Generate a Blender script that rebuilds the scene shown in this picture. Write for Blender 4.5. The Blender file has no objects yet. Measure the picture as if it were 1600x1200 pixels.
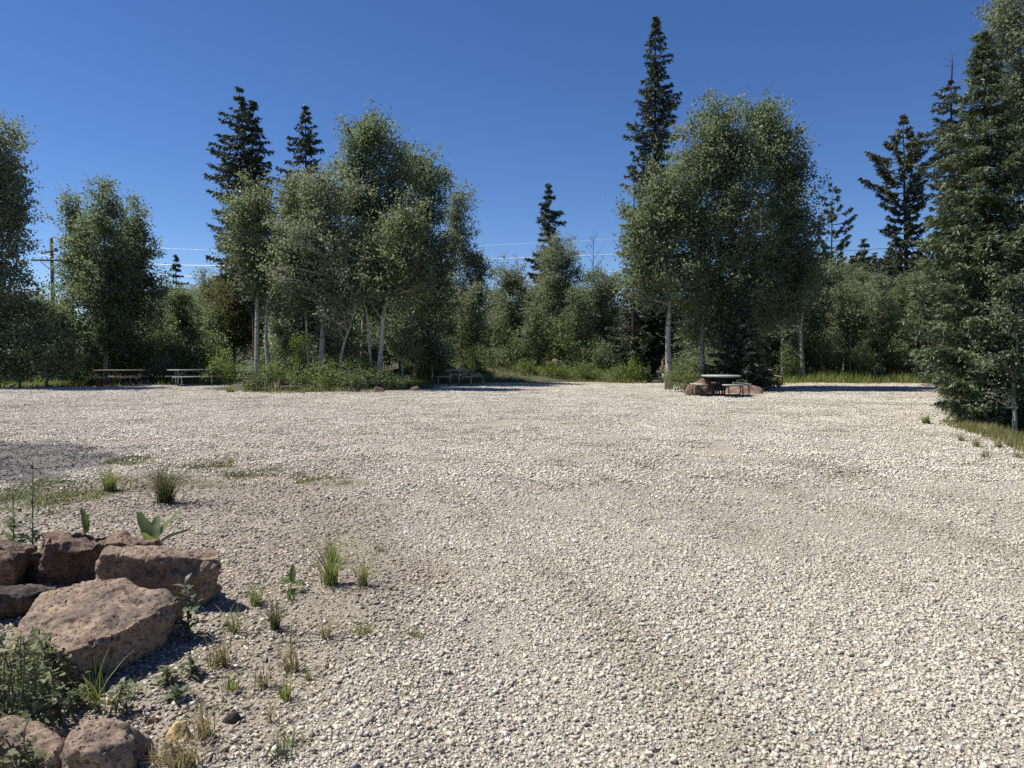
import bpy, bmesh, math, random
import numpy as np
from mathutils import Vector, Matrix

# ------------------------------------------------------------------ camera, sky, sun, exposure
SC = bpy.context.scene
COL = SC.collection
F, CAMZ = 1110.0, 1.6
PITCH = math.atan(50.0 / F)
cam_d = bpy.data.cameras.new('camera')
cam_d.sensor_width = 36.0
cam_d.lens = 36.0 * F / 1600.0
cam_d.clip_start = 0.05
cam_d.clip_end = 3000.0
cam = bpy.data.objects.new('camera', cam_d)
COL.objects.link(cam)
cam.location = (0, 0, CAMZ)
cam.rotation_euler = (math.pi / 2 - PITCH, 0, 0)
SC.camera = cam

SUN_EL, SUN_AZ = math.radians(58), math.radians(-78)
world = bpy.data.worlds.new('World')
SC.world = world
world.use_nodes = True
wn = world.node_tree
sky = wn.nodes.new('ShaderNodeTexSky')
sky.sky_type = 'NISHITA'
sky.sun_disc = False
sky.sun_elevation = SUN_EL
sky.sun_rotation = SUN_AZ
sky.altitude = 2600.0
sky.air_density = 1.0
sky.dust_density = 0.1
sky.ozone_density = 3.0
bg = wn.nodes['Background']
bg.inputs['Strength'].default_value = 0.080
hs = wn.nodes.new('ShaderNodeHueSaturation')
hs.inputs['Saturation'].default_value = 1.20
hs.inputs['Hue'].default_value = 0.509
wn.links.new(sky.outputs[0], hs.inputs['Color'])
wn.links.new(hs.outputs[0], bg.inputs['Color'])

sun_d = bpy.data.lights.new('sun', 'SUN')
sun_d.energy = 5.0
sun_d.angle = math.radians(0.53)
sun_d.color = (1.0, 0.955, 0.88)
sun = bpy.data.objects.new('sun', sun_d)
COL.objects.link(sun)
sdir = Vector((math.sin(SUN_AZ) * math.cos(SUN_EL), math.cos(SUN_AZ) * math.cos(SUN_EL), math.sin(SUN_EL)))
sun.rotation_euler = sdir.to_track_quat('Z', 'Y').to_euler()
sun.location = sdir * 60

SC.view_settings.view_transform = 'Standard'
SC.view_settings.look = 'None'
SC.view_settings.exposure = 0.62
SC.view_settings.gamma = 1.0
SC.view_settings.use_curve_mapping = False
SC.cycles.use_denoising = False

rng = np.random.default_rng(11)
random.seed(11)

# ------------------------------------------------------------------ helpers
_f = np.array((0, math.cos(PITCH), -math.sin(PITCH)))
_u = np.array((0, math.sin(PITCH), math.cos(PITCH)))


def ray(px, py):
    return _f + np.array(((px - 800) / F, 0, 0)) + _u * ((600 - py) / F)


def at(px, py, Y):
    r = ray(px, py)
    return np.array((0, 0, CAMZ)) + r * (Y / r[1])


def gnd(px, py, z=0.0):
    r = ray(px, py)
    return np.array((0, 0, CAMZ)) + r * ((z - CAMZ) / r[2])


def _hash(ix, iy, iz, seed):
    h = (ix * 374761393 + iy * 668265263 + iz * 2147483647 + seed * 1274126177) & 0xffffffff
    h = ((h ^ (h >> 13)) * 1274126177) & 0xffffffff
    h = h ^ (h >> 16)
    return (h & 0xffffff) / float(0xffffff)


def noise3(p, scale=1.0, seed=0):
    p = np.asarray(p, float) * scale
    i = np.floor(p).astype(np.int64)
    f = p - i
    f = f * f * (3 - 2 * f)
    out = 0
    for dx in (0, 1):
        wx = f[:, 0] if dx else 1 - f[:, 0]
        for dy in (0, 1):
            wy = f[:, 1] if dy else 1 - f[:, 1]
            for dz in (0, 1):
                wz = f[:, 2] if dz else 1 - f[:, 2]
                out = out + wx * wy * wz * _hash(i[:, 0] + dx, i[:, 1] + dy, i[:, 2] + dz, seed)
    return out * 2 - 1


def noise2(x, y, scale=1.0, seed=0):
    x = np.asarray(x, float).ravel()
    y = np.asarray(y, float).ravel()
    return noise3(np.stack((x, y, np.zeros_like(x)), 1), scale, seed)


def fbm(p, scale, octaves=4, seed=0, gain=0.5):
    a, s, o = 1.0, 0.0, 0
    for k in range(octaves):
        o = o + a * noise3(p, scale * 2 ** k, seed + k * 7)
        s += a
        a *= gain
    return o / s


def in_poly(x, y, poly):
    c = np.zeros(x.shape, bool)
    n = len(poly)
    for i in range(n):
        x0, y0 = poly[i]
        x1, y1 = poly[(i + 1) % n]
        hit = ((y0 > y) != (y1 > y)) & (x < (x1 - x0) * (y - y0) / (y1 - y0 + 1e-12) + x0)
        c ^= hit
    return c


def poly_dist(x, y, poly):
    """signed distance to a closed polygon, positive inside"""
    d = np.full(x.shape, 1e9)
    n = len(poly)
    for i in range(n):
        a = np.array(poly[i]); b = np.array(poly[(i + 1) % n])
        e = b - a
        t = np.clip(((x - a[0]) * e[0] + (y - a[1]) * e[1]) / max(e @ e, 1e-9), 0, 1)
        d = np.minimum(d, np.hypot(x - a[0] - t * e[0], y - a[1] - t * e[1]))
    return np.where(in_poly(x, y, poly), d, -d)


def sstep(a, b, x):
    t = np.clip((x - a) / (b - a), 0, 1)
    return t * t * (3 - 2 * t)


def mesh_np(name, verts, faces, mat=None, tint=None, smooth=False, attrs=None):
    """faces: list of (M,k) int arrays"""
    me = bpy.data.meshes.new(name)
    if not isinstance(faces, (list, tuple)):
        faces = [faces]
    faces = [np.asarray(f, np.int32) for f in faces if len(f)]
    verts = np.asarray(verts, np.float32)
    loops = np.concatenate([f.ravel() for f in faces]) if faces else np.zeros(0, np.int32)
    tot = np.concatenate([np.full(len(f), f.shape[1], np.int32) for f in faces]) if faces else np.zeros(0, np.int32)
    me.vertices.add(len(verts))
    me.vertices.foreach_set('co', verts.ravel())
    me.loops.add(len(loops))
    me.loops.foreach_set('vertex_index', loops)
    me.polygons.add(len(tot))
    me.polygons.foreach_set('loop_start', np.concatenate(([0], np.cumsum(tot)[:-1])).astype(np.int32))
    me.polygons.foreach_set('loop_total', tot)
    if smooth:
        me.polygons.foreach_set('use_smooth', np.ones(len(tot), bool))
    if tint is not None:
        a = me.attributes.new('tint', 'FLOAT', 'POINT')
        a.data.foreach_set('value', np.asarray(tint, np.float32))
    for k, v in (attrs or {}).items():
        a = me.attributes.new(k, 'FLOAT', 'POINT')
        a.data.foreach_set('value', np.asarray(v, np.float32))
    me.update()
    me.validate()
    if mat:
        me.materials.append(mat)
    return me


def obj(name, me, parent=None, loc=None):
    o = bpy.data.objects.new(name, me)
    COL.objects.link(o)
    if parent is not None:
        o.parent = parent
    if loc is not None:
        o.location = loc
    return o


def tag(o, label=None, cat=None, group=None, kind=None):
    if label: o['label'] = label
    if cat: o['category'] = cat
    if group: o['group'] = group
    if kind: o['kind'] = kind
    return o


def thing(name, label, cat, loc, group=None, rz=0.0):
    o = bpy.data.objects.new(name, None)
    COL.objects.link(o)
    o.empty_display_size = 0.2
    o.location = loc
    o.rotation_euler = (0, 0, rz)
    return tag(o, label, cat, group)


def copy_thing(src, loc, rz=0.0, scale=1.0, label=None, group=None):
    c = src.copy()
    COL.objects.link(c)
    c.location = loc
    c.rotation_euler = (0, 0, rz)
    c.scale = (scale,) * 3 if not isinstance(scale, (tuple, list)) else scale
    if label: c['label'] = label
    if group: c['group'] = group
    for ch in src.children:
        d = ch.copy()
        COL.objects.link(d)
        d.parent = c
        for g in ch.children:
            e = g.copy()
            COL.objects.link(e)
            e.parent = d
    return c


class Geo:
    """collects raw geometry, quads and tris"""
    def __init__(self):
        self.v, self.q, self.t, self.n = [], [], [], 0

    def add(self, v, q=None, t=None):
        v = np.asarray(v, float)
        if q is not None and len(q): self.q.append(np.asarray(q) + self.n)
        if t is not None and len(t): self.t.append(np.asarray(t) + self.n)
        self.v.append(v)
        self.n += len(v)

    def tube(self, pts, rad, k=6, cap=True):
        pts = np.asarray(pts, float)
        n = len(pts)
        rad = np.broadcast_to(np.asarray(rad, float), (n,))
        tan = np.gradient(pts, axis=0)
        tan /= np.linalg.norm(tan, axis=1, keepdims=True) + 1e-9
        ref = np.array((0.13, 0.31, 0.94)) if abs(tan[0] @ np.array((0.13, 0.31, 0.94))) < 0.85 else np.array((0.95, 0.21, 0.1))
        s = np.cross(tan, ref)
        s /= np.linalg.norm(s, axis=1, keepdims=True) + 1e-9
        b = np.cross(tan, s)
        a = np.linspace(0, 2 * math.pi, k, endpoint=False)
        ring = pts[:, None, :] + rad[:, None, None] * (np.cos(a)[None, :, None] * s[:, None, :] + np.sin(a)[None, :, None] * b[:, None, :])
        v = ring.reshape(-1, 3)
        i = np.arange(n - 1)[:, None] * k
        j = np.arange(k)[None, :]
        jn = (j + 1) % k
        q = np.stack((i + j, i + jn, i + k + jn, i + k + j), -1).reshape(-1, 4)
        t = []
        if cap:
            v = np.concatenate((v, pts[:1], pts[-1:]))
            c0, c1 = n * k, n * k + 1
            t = [(c0, (m + 1) % k, m) for m in range(k)] + [(c1, (n - 1) * k + m, (n - 1) * k + (m + 1) % k) for m in range(k)]
        self.add(v, q, t)

    def box(self, c, s, rot=None):
        c = np.asarray(c, float)
        h = np.asarray(s, float) / 2
        v = np.array([(x, y, z) for x in (-1, 1) for y in (-1, 1) for z in (-1, 1)], float) * h
        if rot is not None:
            v = v @ np.array(rot).T
        q = [(0, 1, 3, 2), (4, 6, 7, 5), (0, 4, 5, 1), (2, 3, 7, 6), (0, 2, 6, 4), (1, 5, 7, 3)]
        self.add(v + c, q)

    def mesh(self, name, mat, smooth=False, tint=None):
        v = np.concatenate(self.v) if self.v else np.zeros((0, 3))
        fs = []
        if self.q: fs.append(np.concatenate(self.q))
        if self.t: fs.append(np.concatenate(self.t))
        return mesh_np(name, v, fs, mat, tint=tint, smooth=smooth)


def unit(v):
    return v / (np.linalg.norm(v, axis=-1, keepdims=True) + 1e-9)


def leaf_quads(p, size, up=0.35, aspect=0.8, r=None, tri=False):
    """leaf-sized faces centred on p, returns verts, faces, tint"""
    r = r or rng
    n = len(p)
    nrm = unit(r.normal(size=(n, 3)) + np.array((0, 0, up)))
    t = unit(np.cross(nrm, r.normal(size=(n, 3))))
    b = np.cross(nrm, t)
    s = (size * r.uniform(0.55, 1.35, n))[:, None]
    tint = r.uniform(0, 1, n)
    if tri:
        v = np.stack((p - t * s * 0.55, p + t * s * 0.45 + b * s * aspect * 0.55, p + t * s * 0.45 - b * s * aspect * 0.55), 1)
        f = np.arange(n * 3).reshape(n, 3)
        return v.reshape(-1, 3), f, np.repeat(tint, 3)
    bend = nrm * s * 0.10
    v = np.stack((p - t * s * 0.5 - bend, p + b * s * aspect * 0.5, p + t * s * 0.55 - bend, p - b * s * aspect * 0.5), 1)
    f = np.arange(n * 4).reshape(n, 4)
    return v.reshape(-1, 3), f, np.repeat(tint, 4)


# ------------------------------------------------------------------ materials
def new_mat(name):
    m = bpy.data.materials.new(name)
    m.use_nodes = True
    nt = m.node_tree
    return m, nt, nt.nodes, nt.links, nt.nodes['Principled BSDF']


def ramp(N, stops, interp='LINEAR'):
    r = N.new('ShaderNodeValToRGB')
    r.color_ramp.interpolation = interp
    e = r.color_ramp.elements
    while len(e) > 1:
        e.remove(e[-1])
    e[0].position, e[0].color = stops[0][0], (*stops[0][1], 1)
    for p, c in stops[1:]:
        k = e.new(p)
        k.color = (*c, 1)
    return r


def noise_node(N, L, scale, detail=4, coord=None, rough=0.6):
    n = N.new('ShaderNodeTexNoise')
    n.inputs['Scale'].default_value = scale
    n.inputs['Detail'].default_value = detail
    n.inputs['Roughness'].default_value = rough
    if coord is not None:
        L.new(coord, n.inputs['Vector'])
    return n


def mixc(N, L, fac, a, b):
    m = N.new('ShaderNodeMix')
    m.data_type = 'RGBA'
    for sock, v in ((m.inputs[0], fac), (m.inputs[6], a), (m.inputs[7], b)):
        if hasattr(v, 'is_output'):
            L.new(v, sock)
        elif isinstance(v, (int, float)):
            sock.default_value = v
        else:
            sock.default_value = (*v, 1)
    return m.outputs[2]


def leaf_mat(name, c0, c1, c2, trans=0.28, tcol=None, rough=0.42, spec=0.22):
    m, nt, N, L, P = new_mat(name)
    a = N.new('ShaderNodeAttribute'); a.attribute_name = 'tint'
    r = ramp(N, [(0.0, c0), (0.55, c1), (1.0, c2)])
    L.new(a.outputs['Fac'], r.inputs[0])
    L.new(r.outputs[0], P.inputs['Base Color'])
    P.inputs['Roughness'].default_value = rough
    P.inputs['Specular IOR Level'].default_value = spec
    T = N.new('ShaderNodeBsdfTranslucent')
    if tcol is None:
        L.new(r.outputs[0], T.inputs['Color'])
    else:
        T.inputs['Color'].default_value = (*tcol, 1)
    X = N.new('ShaderNodeMixShader')
    X.inputs[0].default_value = trans
    L.new(P.outputs[0], X.inputs[1]); L.new(T.outputs[0], X.inputs[2])
    L.new(X.outputs[0], N['Material Output'].inputs['Surface'])
    return m


def plain_mat(name, col, rough=0.6, metal=0.0, var=0.25, scale=8.0, bump=0.0):
    m, nt, N, L, P = new_mat(name)
    tc = N.new('ShaderNodeTexCoord')
    n = noise_node(N, L, scale, 5, tc.outputs['Object'])
    dark = tuple(c * (1 - var) for c in col)
    light = tuple(min(1, c * (1 + var)) for c in col)
    r = ramp(N, [(0.3, dark), (0.7, light)])
    L.new(n.outputs['Fac'], r.inputs[0]); L.new(r.outputs[0], P.inputs['Base Color'])
    P.inputs['Roughness'].default_value = rough
    P.inputs['Metallic'].default_value = metal
    if bump:
        b = N.new('ShaderNodeBump'); b.inputs['Strength'].default_value = bump; b.inputs['Distance'].default_value = 0.02
        L.new(n.outputs['Fac'], b.inputs['Height']); L.new(b.outputs[0], P.inputs['Normal'])
    return m


def bark_mat(name, pale, scar, scale=3.0, thr=0.62):
    m, nt, N, L, P = new_mat(name)
    tc = N.new('ShaderNodeTexCoord')
    mp = N.new('ShaderNodeMapping'); mp.inputs['Scale'].default_value = (2.2, 2.2, 5.0)
    L.new(tc.outputs['Object'], mp.inputs[0])
    n = noise_node(N, L, scale, 5, mp.outputs[0], 0.7)
    n2 = noise_node(N, L, scale * 0.3, 3, tc.outputs['Object'])
    r = ramp(N, [(thr - 0.06, pale), (thr + 0.02, scar)])
    L.new(n.outputs['Fac'], r.inputs[0])
    r2 = ramp(N, [(0.3, (0.65, 0.65, 0.62)), (0.7, (1, 1, 1))])
    L.new(n2.outputs['Fac'], r2.inputs[0])
    mm = N.new('ShaderNodeMix'); mm.data_type = 'RGBA'; mm.blend_type = 'MULTIPLY'; mm.inputs[0].default_value = 1.0
    L.new(r.outputs[0], mm.inputs[6]); L.new(r2.outputs[0], mm.inputs[7])
    L.new(mm.outputs[2], P.inputs['Base Color'])
    P.inputs['Roughness'].default_value = 0.8
    b = N.new('ShaderNodeBump'); b.inputs['Strength'].default_value = 0.4; b.inputs['Distance'].default_value = 0.02
    L.new(n.outputs['Fac'], b.inputs['Height']); L.new(b.outputs[0], P.inputs['Normal'])
    return m


M = {}
M['aspen'] = leaf_mat('aspen_leaf', (0.086, 0.106, 0.060), (0.147, 0.173, 0.104), (0.26, 0.285, 0.195), 0.46, (0.225, 0.285, 0.13), 0.5)
M['aspen_grey'] = leaf_mat('aspen_grey_leaf', (0.104, 0.120, 0.076), (0.172, 0.190, 0.126), (0.31, 0.325, 0.23), 0.46, (0.26, 0.30, 0.155), 0.5)
M['aspen_olive'] = leaf_mat('aspen_olive_leaf', (0.090, 0.106, 0.060), (0.149, 0.168, 0.098), (0.25, 0.265, 0.175), 0.46, (0.235, 0.28, 0.125), 0.5)
M['willow'] = leaf_mat('willow_leaf', (0.094, 0.112, 0.060), (0.155, 0.178, 0.100), (0.25, 0.275, 0.165), 0.44, (0.25, 0.295, 0.13), 0.5)
M['willow_olive'] = leaf_mat('willow_olive_leaf', (0.088, 0.088, 0.038), (0.132, 0.130, 0.060), (0.18, 0.175, 0.085), 0.40, (0.20, 0.19, 0.06), 0.5)
M['shrub'] = leaf_mat('shrub_leaf', (0.078, 0.110, 0.038), (0.130, 0.165, 0.060), (0.20, 0.235, 0.10), 0.42, (0.22, 0.28, 0.07), 0.5)
M['shrub_dark'] = leaf_mat('shrub_dark_leaf', (0.072, 0.092, 0.045), (0.120, 0.145, 0.072), (0.19, 0.22, 0.12), 0.42, (0.20, 0.25, 0.08), 0.5)
M['weed_bright'] = leaf_mat('bright_weed_leaf', (0.08, 0.115, 0.025), (0.125, 0.165, 0.04), (0.19, 0.22, 0.07), 0.36, (0.20, 0.25, 0.02), 0.5)
M['spruce'] = leaf_mat('spruce_needle', (0.034, 0.045, 0.028), (0.078, 0.096, 0.058), (0.16, 0.18, 0.115), 0.16, None, 0.55)
M['spruce_olive'] = leaf_mat('spruce_olive_needle', (0.052, 0.062, 0.036), (0.098, 0.112, 0.064), (0.175, 0.19, 0.115), 0.17, None, 0.55)
M['fir'] = leaf_mat('fir_needle', (0.050, 0.072, 0.030), (0.125, 0.160, 0.075), (0.21, 0.25, 0.13), 0.22, None, 0.5, 0.4)
M['grass'] = leaf_mat('grass_blade', (0.095, 0.130, 0.030), (0.155, 0.195, 0.050), (0.27, 0.28, 0.12), 0.40, (0.24, 0.29, 0.06), 0.5)
M['grass_dry'] = leaf_mat('dry_grass_blade', (0.18, 0.15, 0.065), (0.30, 0.25, 0.12), (0.40, 0.34, 0.19), 0.30, None, 0.6)
M['grass_dark'] = leaf_mat('sedge_blade', (0.050, 0.065, 0.020), (0.085, 0.105, 0.034), (0.19, 0.18, 0.09), 0.28, None, 0.5)
M['goose'] = leaf_mat('gooseberry_leaf', (0.095, 0.108, 0.055), (0.150, 0.165, 0.088), (0.235, 0.24, 0.135), 0.36, (0.19, 0.215, 0.08), 0.5)
M['broad'] = leaf_mat('broad_leaf', (0.085, 0.12, 0.045), (0.11, 0.15, 0.058), (0.16, 0.20, 0.085), 0.35, (0.20, 0.26, 0.07), 0.4, 0.4)
M['thistle'] = leaf_mat('thistle_leaf', (0.055, 0.078, 0.042), (0.09, 0.115, 0.065), (0.14, 0.165, 0.10), 0.22, (0.11, 0.15, 0.05), 0.5)
M['bark_aspen'] = bark_mat('aspen_bark', (0.46, 0.44, 0.38), (0.045, 0.040, 0.036), 2.6, 0.60)
M['bark_grey'] = bark_mat('grey_bark', (0.22, 0.20, 0.17), (0.05, 0.045, 0.04), 4.0, 0.60)
M['bark_dark'] = bark_mat('conifer_bark', (0.055, 0.042, 0.034), (0.020, 0.016, 0.014), 6.0, 0.55)
M['dead_wood'] = bark_mat('dead_wood', (0.15, 0.125, 0.11), (0.05, 0.045, 0.04), 5.0, 0.62)
M['stem'] = plain_mat('plant_stem', (0.09, 0.085, 0.045), 0.7)
M['steel'] = plain_mat('galvanised_steel', (0.36, 0.38, 0.37), 0.45, 0.55, 0.15, 20)
M['dark_pipe'] = plain_mat('dark_pipe', (0.030, 0.031, 0.031), 0.5, 0.2, 0.2, 20)
M['table_grey'] = plain_mat('weathered_grey_top', (0.29, 0.31, 0.285), 0.6, 0.0, 0.2, 12)
M['table_brown'] = plain_mat('weathered_brown_wood', (0.20, 0.16, 0.125), 0.75, 0.0, 0.3, 10)
M['pole_wood'] = plain_mat('creosoted_wood', (0.062, 0.046, 0.037), 0.85, 0.0, 0.35, 3)
M['wire'] = plain_mat('bright_wire', (0.74, 0.76, 0.74), 0.4, 0.2, 0.05, 3)
M['wire_dark'] = plain_mat('weathered_wire', (0.18, 0.19, 0.19), 0.5, 0.3, 0.05, 3)
M['ceramic'] = plain_mat('insulator_ceramic', (0.35, 0.36, 0.36), 0.3)
M['post_red'] = plain_mat('rust_brown_post', (0.11, 0.045, 0.030), 0.7)


def rock_mat(name, c_lo, c_mid, c_hi, pit=46.0, bump=1.0, streak=None):
    m, nt, N, L, P = new_mat(name)
    tc = N.new('ShaderNodeTexCoord')
    co = tc.outputs['Object']
    big = noise_node(N, L, 5.0, 5, co, 0.62)
    fine = noise_node(N, L, 60.0, 4, co, 0.7)
    r = ramp(N, [(0.36, c_lo), (0.5, c_mid), (0.64, c_hi)])
    L.new(big.outputs['Fac'], r.inputs[0])
    rf = ramp(N, [(0.35, (0.70, 0.70, 0.70)), (0.62, (1.12, 1.12, 1.12))])
    L.new(fine.outputs['Fac'], rf.inputs[0])
    mm = N.new('ShaderNodeMix'); mm.data_type = 'RGBA'; mm.blend_type = 'MULTIPLY'; mm.inputs[0].default_value = 1.0
    L.new(r.outputs[0], mm.inputs[6]); L.new(rf.outputs[0], mm.inputs[7])
    L.new(mm.outputs[2], P.inputs['Base Color'])
    P.inputs['Roughness'].default_value = 0.9
    P.inputs['Specular IOR Level'].default_value = 0.25
    # vesicles: small pits of uneven size, in patches
    vo = N.new('ShaderNodeTexVoronoi'); vo.inputs['Scale'].default_value = pit
    wob = noise_node(N, L, 22.0, 2, co)
    add = N.new('ShaderNodeVectorMath'); add.operation = 'MULTIPLY_ADD'
    add.inputs[1].default_value = (0.05, 0.05, 0.05)
    L.new(wob.outputs['Color'], add.inputs[0]); L.new(co, add.inputs[2]); L.new(add.outputs[0], vo.inputs['Vector'])
    pm = noise_node(N, L, 9.0, 3, co)
    rp = ramp(N, [(0.12, (0, 0, 0)), (0.36, (1, 1, 1))])
    L.new(vo.outputs['Distance'], rp.inputs[0])
    rm = ramp(N, [(0.40, (1, 1, 1)), (0.54, (0, 0, 0))])
    L.new(pm.outputs['Fac'], rm.inputs[0])
    mx = N.new('ShaderNodeMath'); mx.operation = 'MAXIMUM'
    L.new(rp.outputs[0], mx.inputs[0]); L.new(rm.outputs[0], mx.inputs[1])
    b1 = N.new('ShaderNodeBump'); b1.inputs['Strength'].default_value = bump; b1.inputs['Distance'].default_value = 0.022
    L.new(mx.outputs[0], b1.inputs['Height'])
    b2 = N.new('ShaderNodeBump'); b2.inputs['Strength'].default_value = 0.8; b2.inputs['Distance'].default_value = 0.008
    L.new(fine.outputs['Fac'], b2.inputs['Height']); L.new(b1.outputs[0], b2.inputs['Normal'])
    L.new(b2.outputs[0], P.inputs['Normal'])
    return m


M['basalt_tan'] = rock_mat('tan_basalt', (0.135, 0.105, 0.088), (0.235, 0.172, 0.127), (0.335, 0.25, 0.175))
M['basalt_brown'] = rock_mat('brown_basalt', (0.105, 0.075, 0.06), (0.165, 0.115, 0.085), (0.23, 0.155, 0.108))
M['basalt_dark'] = rock_mat('dark_basalt', (0.035, 0.030, 0.029), (0.06, 0.050, 0.047), (0.10, 0.08, 0.07))
M['rock_red'] = rock_mat('red_boulder', (0.125, 0.078, 0.058), (0.19, 0.120, 0.088), (0.265, 0.175, 0.13), 20, 0.6)
M['rock_yellow'] = rock_mat('ochre_stone', (0.36, 0.25, 0.12), (0.50, 0.37, 0.19), (0.58, 0.47, 0.28), 60, 0.3)


def stone_mat(name, stops, by_attr=False):
    m, nt, N, L, P = new_mat(name)
    if by_attr:
        a = N.new('ShaderNodeAttribute'); a.attribute_name = 'tint'; src = a.outputs['Fac']
    else:
        o = N.new('ShaderNodeObjectInfo'); src = o.outputs['Random']
    r = ramp(N, stops)
    L.new(src, r.inputs[0])
    tc = N.new('ShaderNodeTexCoord')
    n = noise_node(N, L, 30.0 if by_attr else 3.0, 4, tc.outputs['Object'])
    rf = ramp(N, [(0.3, (0.78, 0.77, 0.75)), (0.65, (1.08, 1.08, 1.08))])
    L.new(n.outputs['Fac'], rf.inputs[0])
    mm = N.new('ShaderNodeMix'); mm.data_type = 'RGBA'; mm.blend_type = 'MULTIPLY'; mm.inputs[0].default_value = 1.0
    L.new(r.outputs[0], mm.inputs[6]); L.new(rf.outputs[0], mm.inputs[7])
    L.new(mm.outputs[2], P.inputs['Base Color'])
    P.inputs['Roughness'].default_value = 0.85
    P.inputs['Specular IOR Level'].default_value = 0.3
    return m


PALE = [(0.0, (0.17, 0.165, 0.165)), (0.04, (0.27, 0.265, 0.26)), (0.14, (0.37, 0.35, 0.32)), (0.40, (0.455, 0.42, 0.365)),
        (0.70, (0.525, 0.49, 0.43)), (0.84, (0.53, 0.465, 0.37)), (0.93, (0.575, 0.55, 0.50)), (1.0, (0.62, 0.60, 0.56))]
PINK = [(0.0, (0.09, 0.080, 0.075)), (0.10, (0.19, 0.164, 0.142)), (0.40, (0.30, 0.258, 0.212)), (0.70, (0.39, 0.33, 0.27)),
        (0.86, (0.46, 0.37, 0.26)), (1.0, (0.55, 0.49, 0.42))]
DARK = [(0.0, (0.075, 0.071, 0.069)), (0.5, (0.15, 0.142, 0.135)), (0.85, (0.24, 0.222, 0.205)), (1.0, (0.36, 0.34, 0.31))]
PALE = [(p, (v[0] * 1.08, v[1] * 1.065, v[2] * 1.02)) for p, v in PALE]
DUSTY = [(p, (v[0] * 0.72, v[1] * 0.70, v[2] * 0.66)) for p, v in PALE]
M['stone_pale'] = stone_mat('pale_gravel_stone', PALE)
M['stone_dusty'] = stone_mat('dusty_gravel_stone', DUSTY)
M['chunk_dusty'] = stone_mat('dusty_gravel', DUSTY, True)
M['stone_pink'] = stone_mat('brown_gravel_stone', PINK)
M['stone_dark'] = stone_mat('dark_gravel_stone', DARK)
M['chunk_pale_backlit'] = stone_mat('backlit_pale_gravel', [(p, tuple(min(0.8, 1.20 * v) for v in c)) for p, c in PALE], True)  # far stones lighter than near ones: backlit tops at low angle painted into colour
M['chunk_dark'] = stone_mat('dark_gravel', DARK, True)
M['chunk_pink'] = stone_mat('brown_gravel', PINK, True)


def ground_mat():
    m, nt, N, L, P = new_mat('gravel_lot_surface')
    tc = N.new('ShaderNodeTexCoord'); co = tc.outputs['Object']

    def att(n):
        a = N.new('ShaderNodeAttribute'); a.attribute_name = n; return a.outputs['Fac']
    fine = noise_node(N, L, 70.0, 5, co, 0.75)
    mid = noise_node(N, L, 7.0, 5, co, 0.65)
    vo = N.new('ShaderNodeTexVoronoi'); vo.inputs['Scale'].default_value = 55.0
    L.new(co, vo.inputs['Vector'])
    base = ramp(N, [(0.30, (0.17, 0.145, 0.118)), (0.5, (0.31, 0.272, 0.222)), (0.70, (0.47, 0.43, 0.365))])
    L.new(fine.outputs['Fac'], base.inputs[0])
    pink = ramp(N, [(0.30, (0.175, 0.145, 0.115)), (0.5, (0.285, 0.245, 0.198)), (0.70, (0.41, 0.36, 0.30))])
    L.new(fine.outputs['Fac'], pink.inputs[0])
    dark = ramp(N, [(0.30, (0.095, 0.088, 0.083)), (0.55, (0.155, 0.146, 0.138)), (0.75, (0.26, 0.245, 0.23))])
    L.new(fine.outputs['Fac'], dark.inputs[0])
    moss = ramp(N, [(0.3, (0.085, 0.095, 0.035)), (0.6, (0.145, 0.145, 0.060)), (0.75, (0.24, 0.21, 0.12))])
    L.new(fine.outputs['Fac'], moss.inputs[0])
    c = mixc(N, L, att('dirt'), base.outputs[0], pink.outputs[0])
    c = mixc(N, L, att('dark'), c, dark.outputs[0])
    c = mixc(N, L, att('moss'), c, moss.outputs[0])
    rm = ramp(N, [(0.35, (0.86, 0.85, 0.84)), (0.65, (1.06, 1.06, 1.06))])
    L.new(mid.outputs['Fac'], rm.inputs[0])
    mm = N.new('ShaderNodeMix'); mm.data_type = 'RGBA'; mm.blend_type = 'MULTIPLY'; mm.inputs[0].default_value = 1.0
    L.new(c, mm.inputs[6]); L.new(rm.outputs[0], mm.inputs[7])
    L.new(mm.outputs[2], P.inputs['Base Color'])
    P.inputs['Roughness'].default_value = 0.95
    P.inputs['Specular IOR Level'].default_value = 0.15
    b = N.new('ShaderNodeBump'); b.inputs['Strength'].default_value = 0.8; b.inputs['Distance'].default_value = 0.012
    L.new(fine.outputs['Fac'], b.inputs['Height'])
    L.new(b.outputs[0], P.inputs['Normal'])
    return m


M['lot'] = ground_mat()


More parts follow.
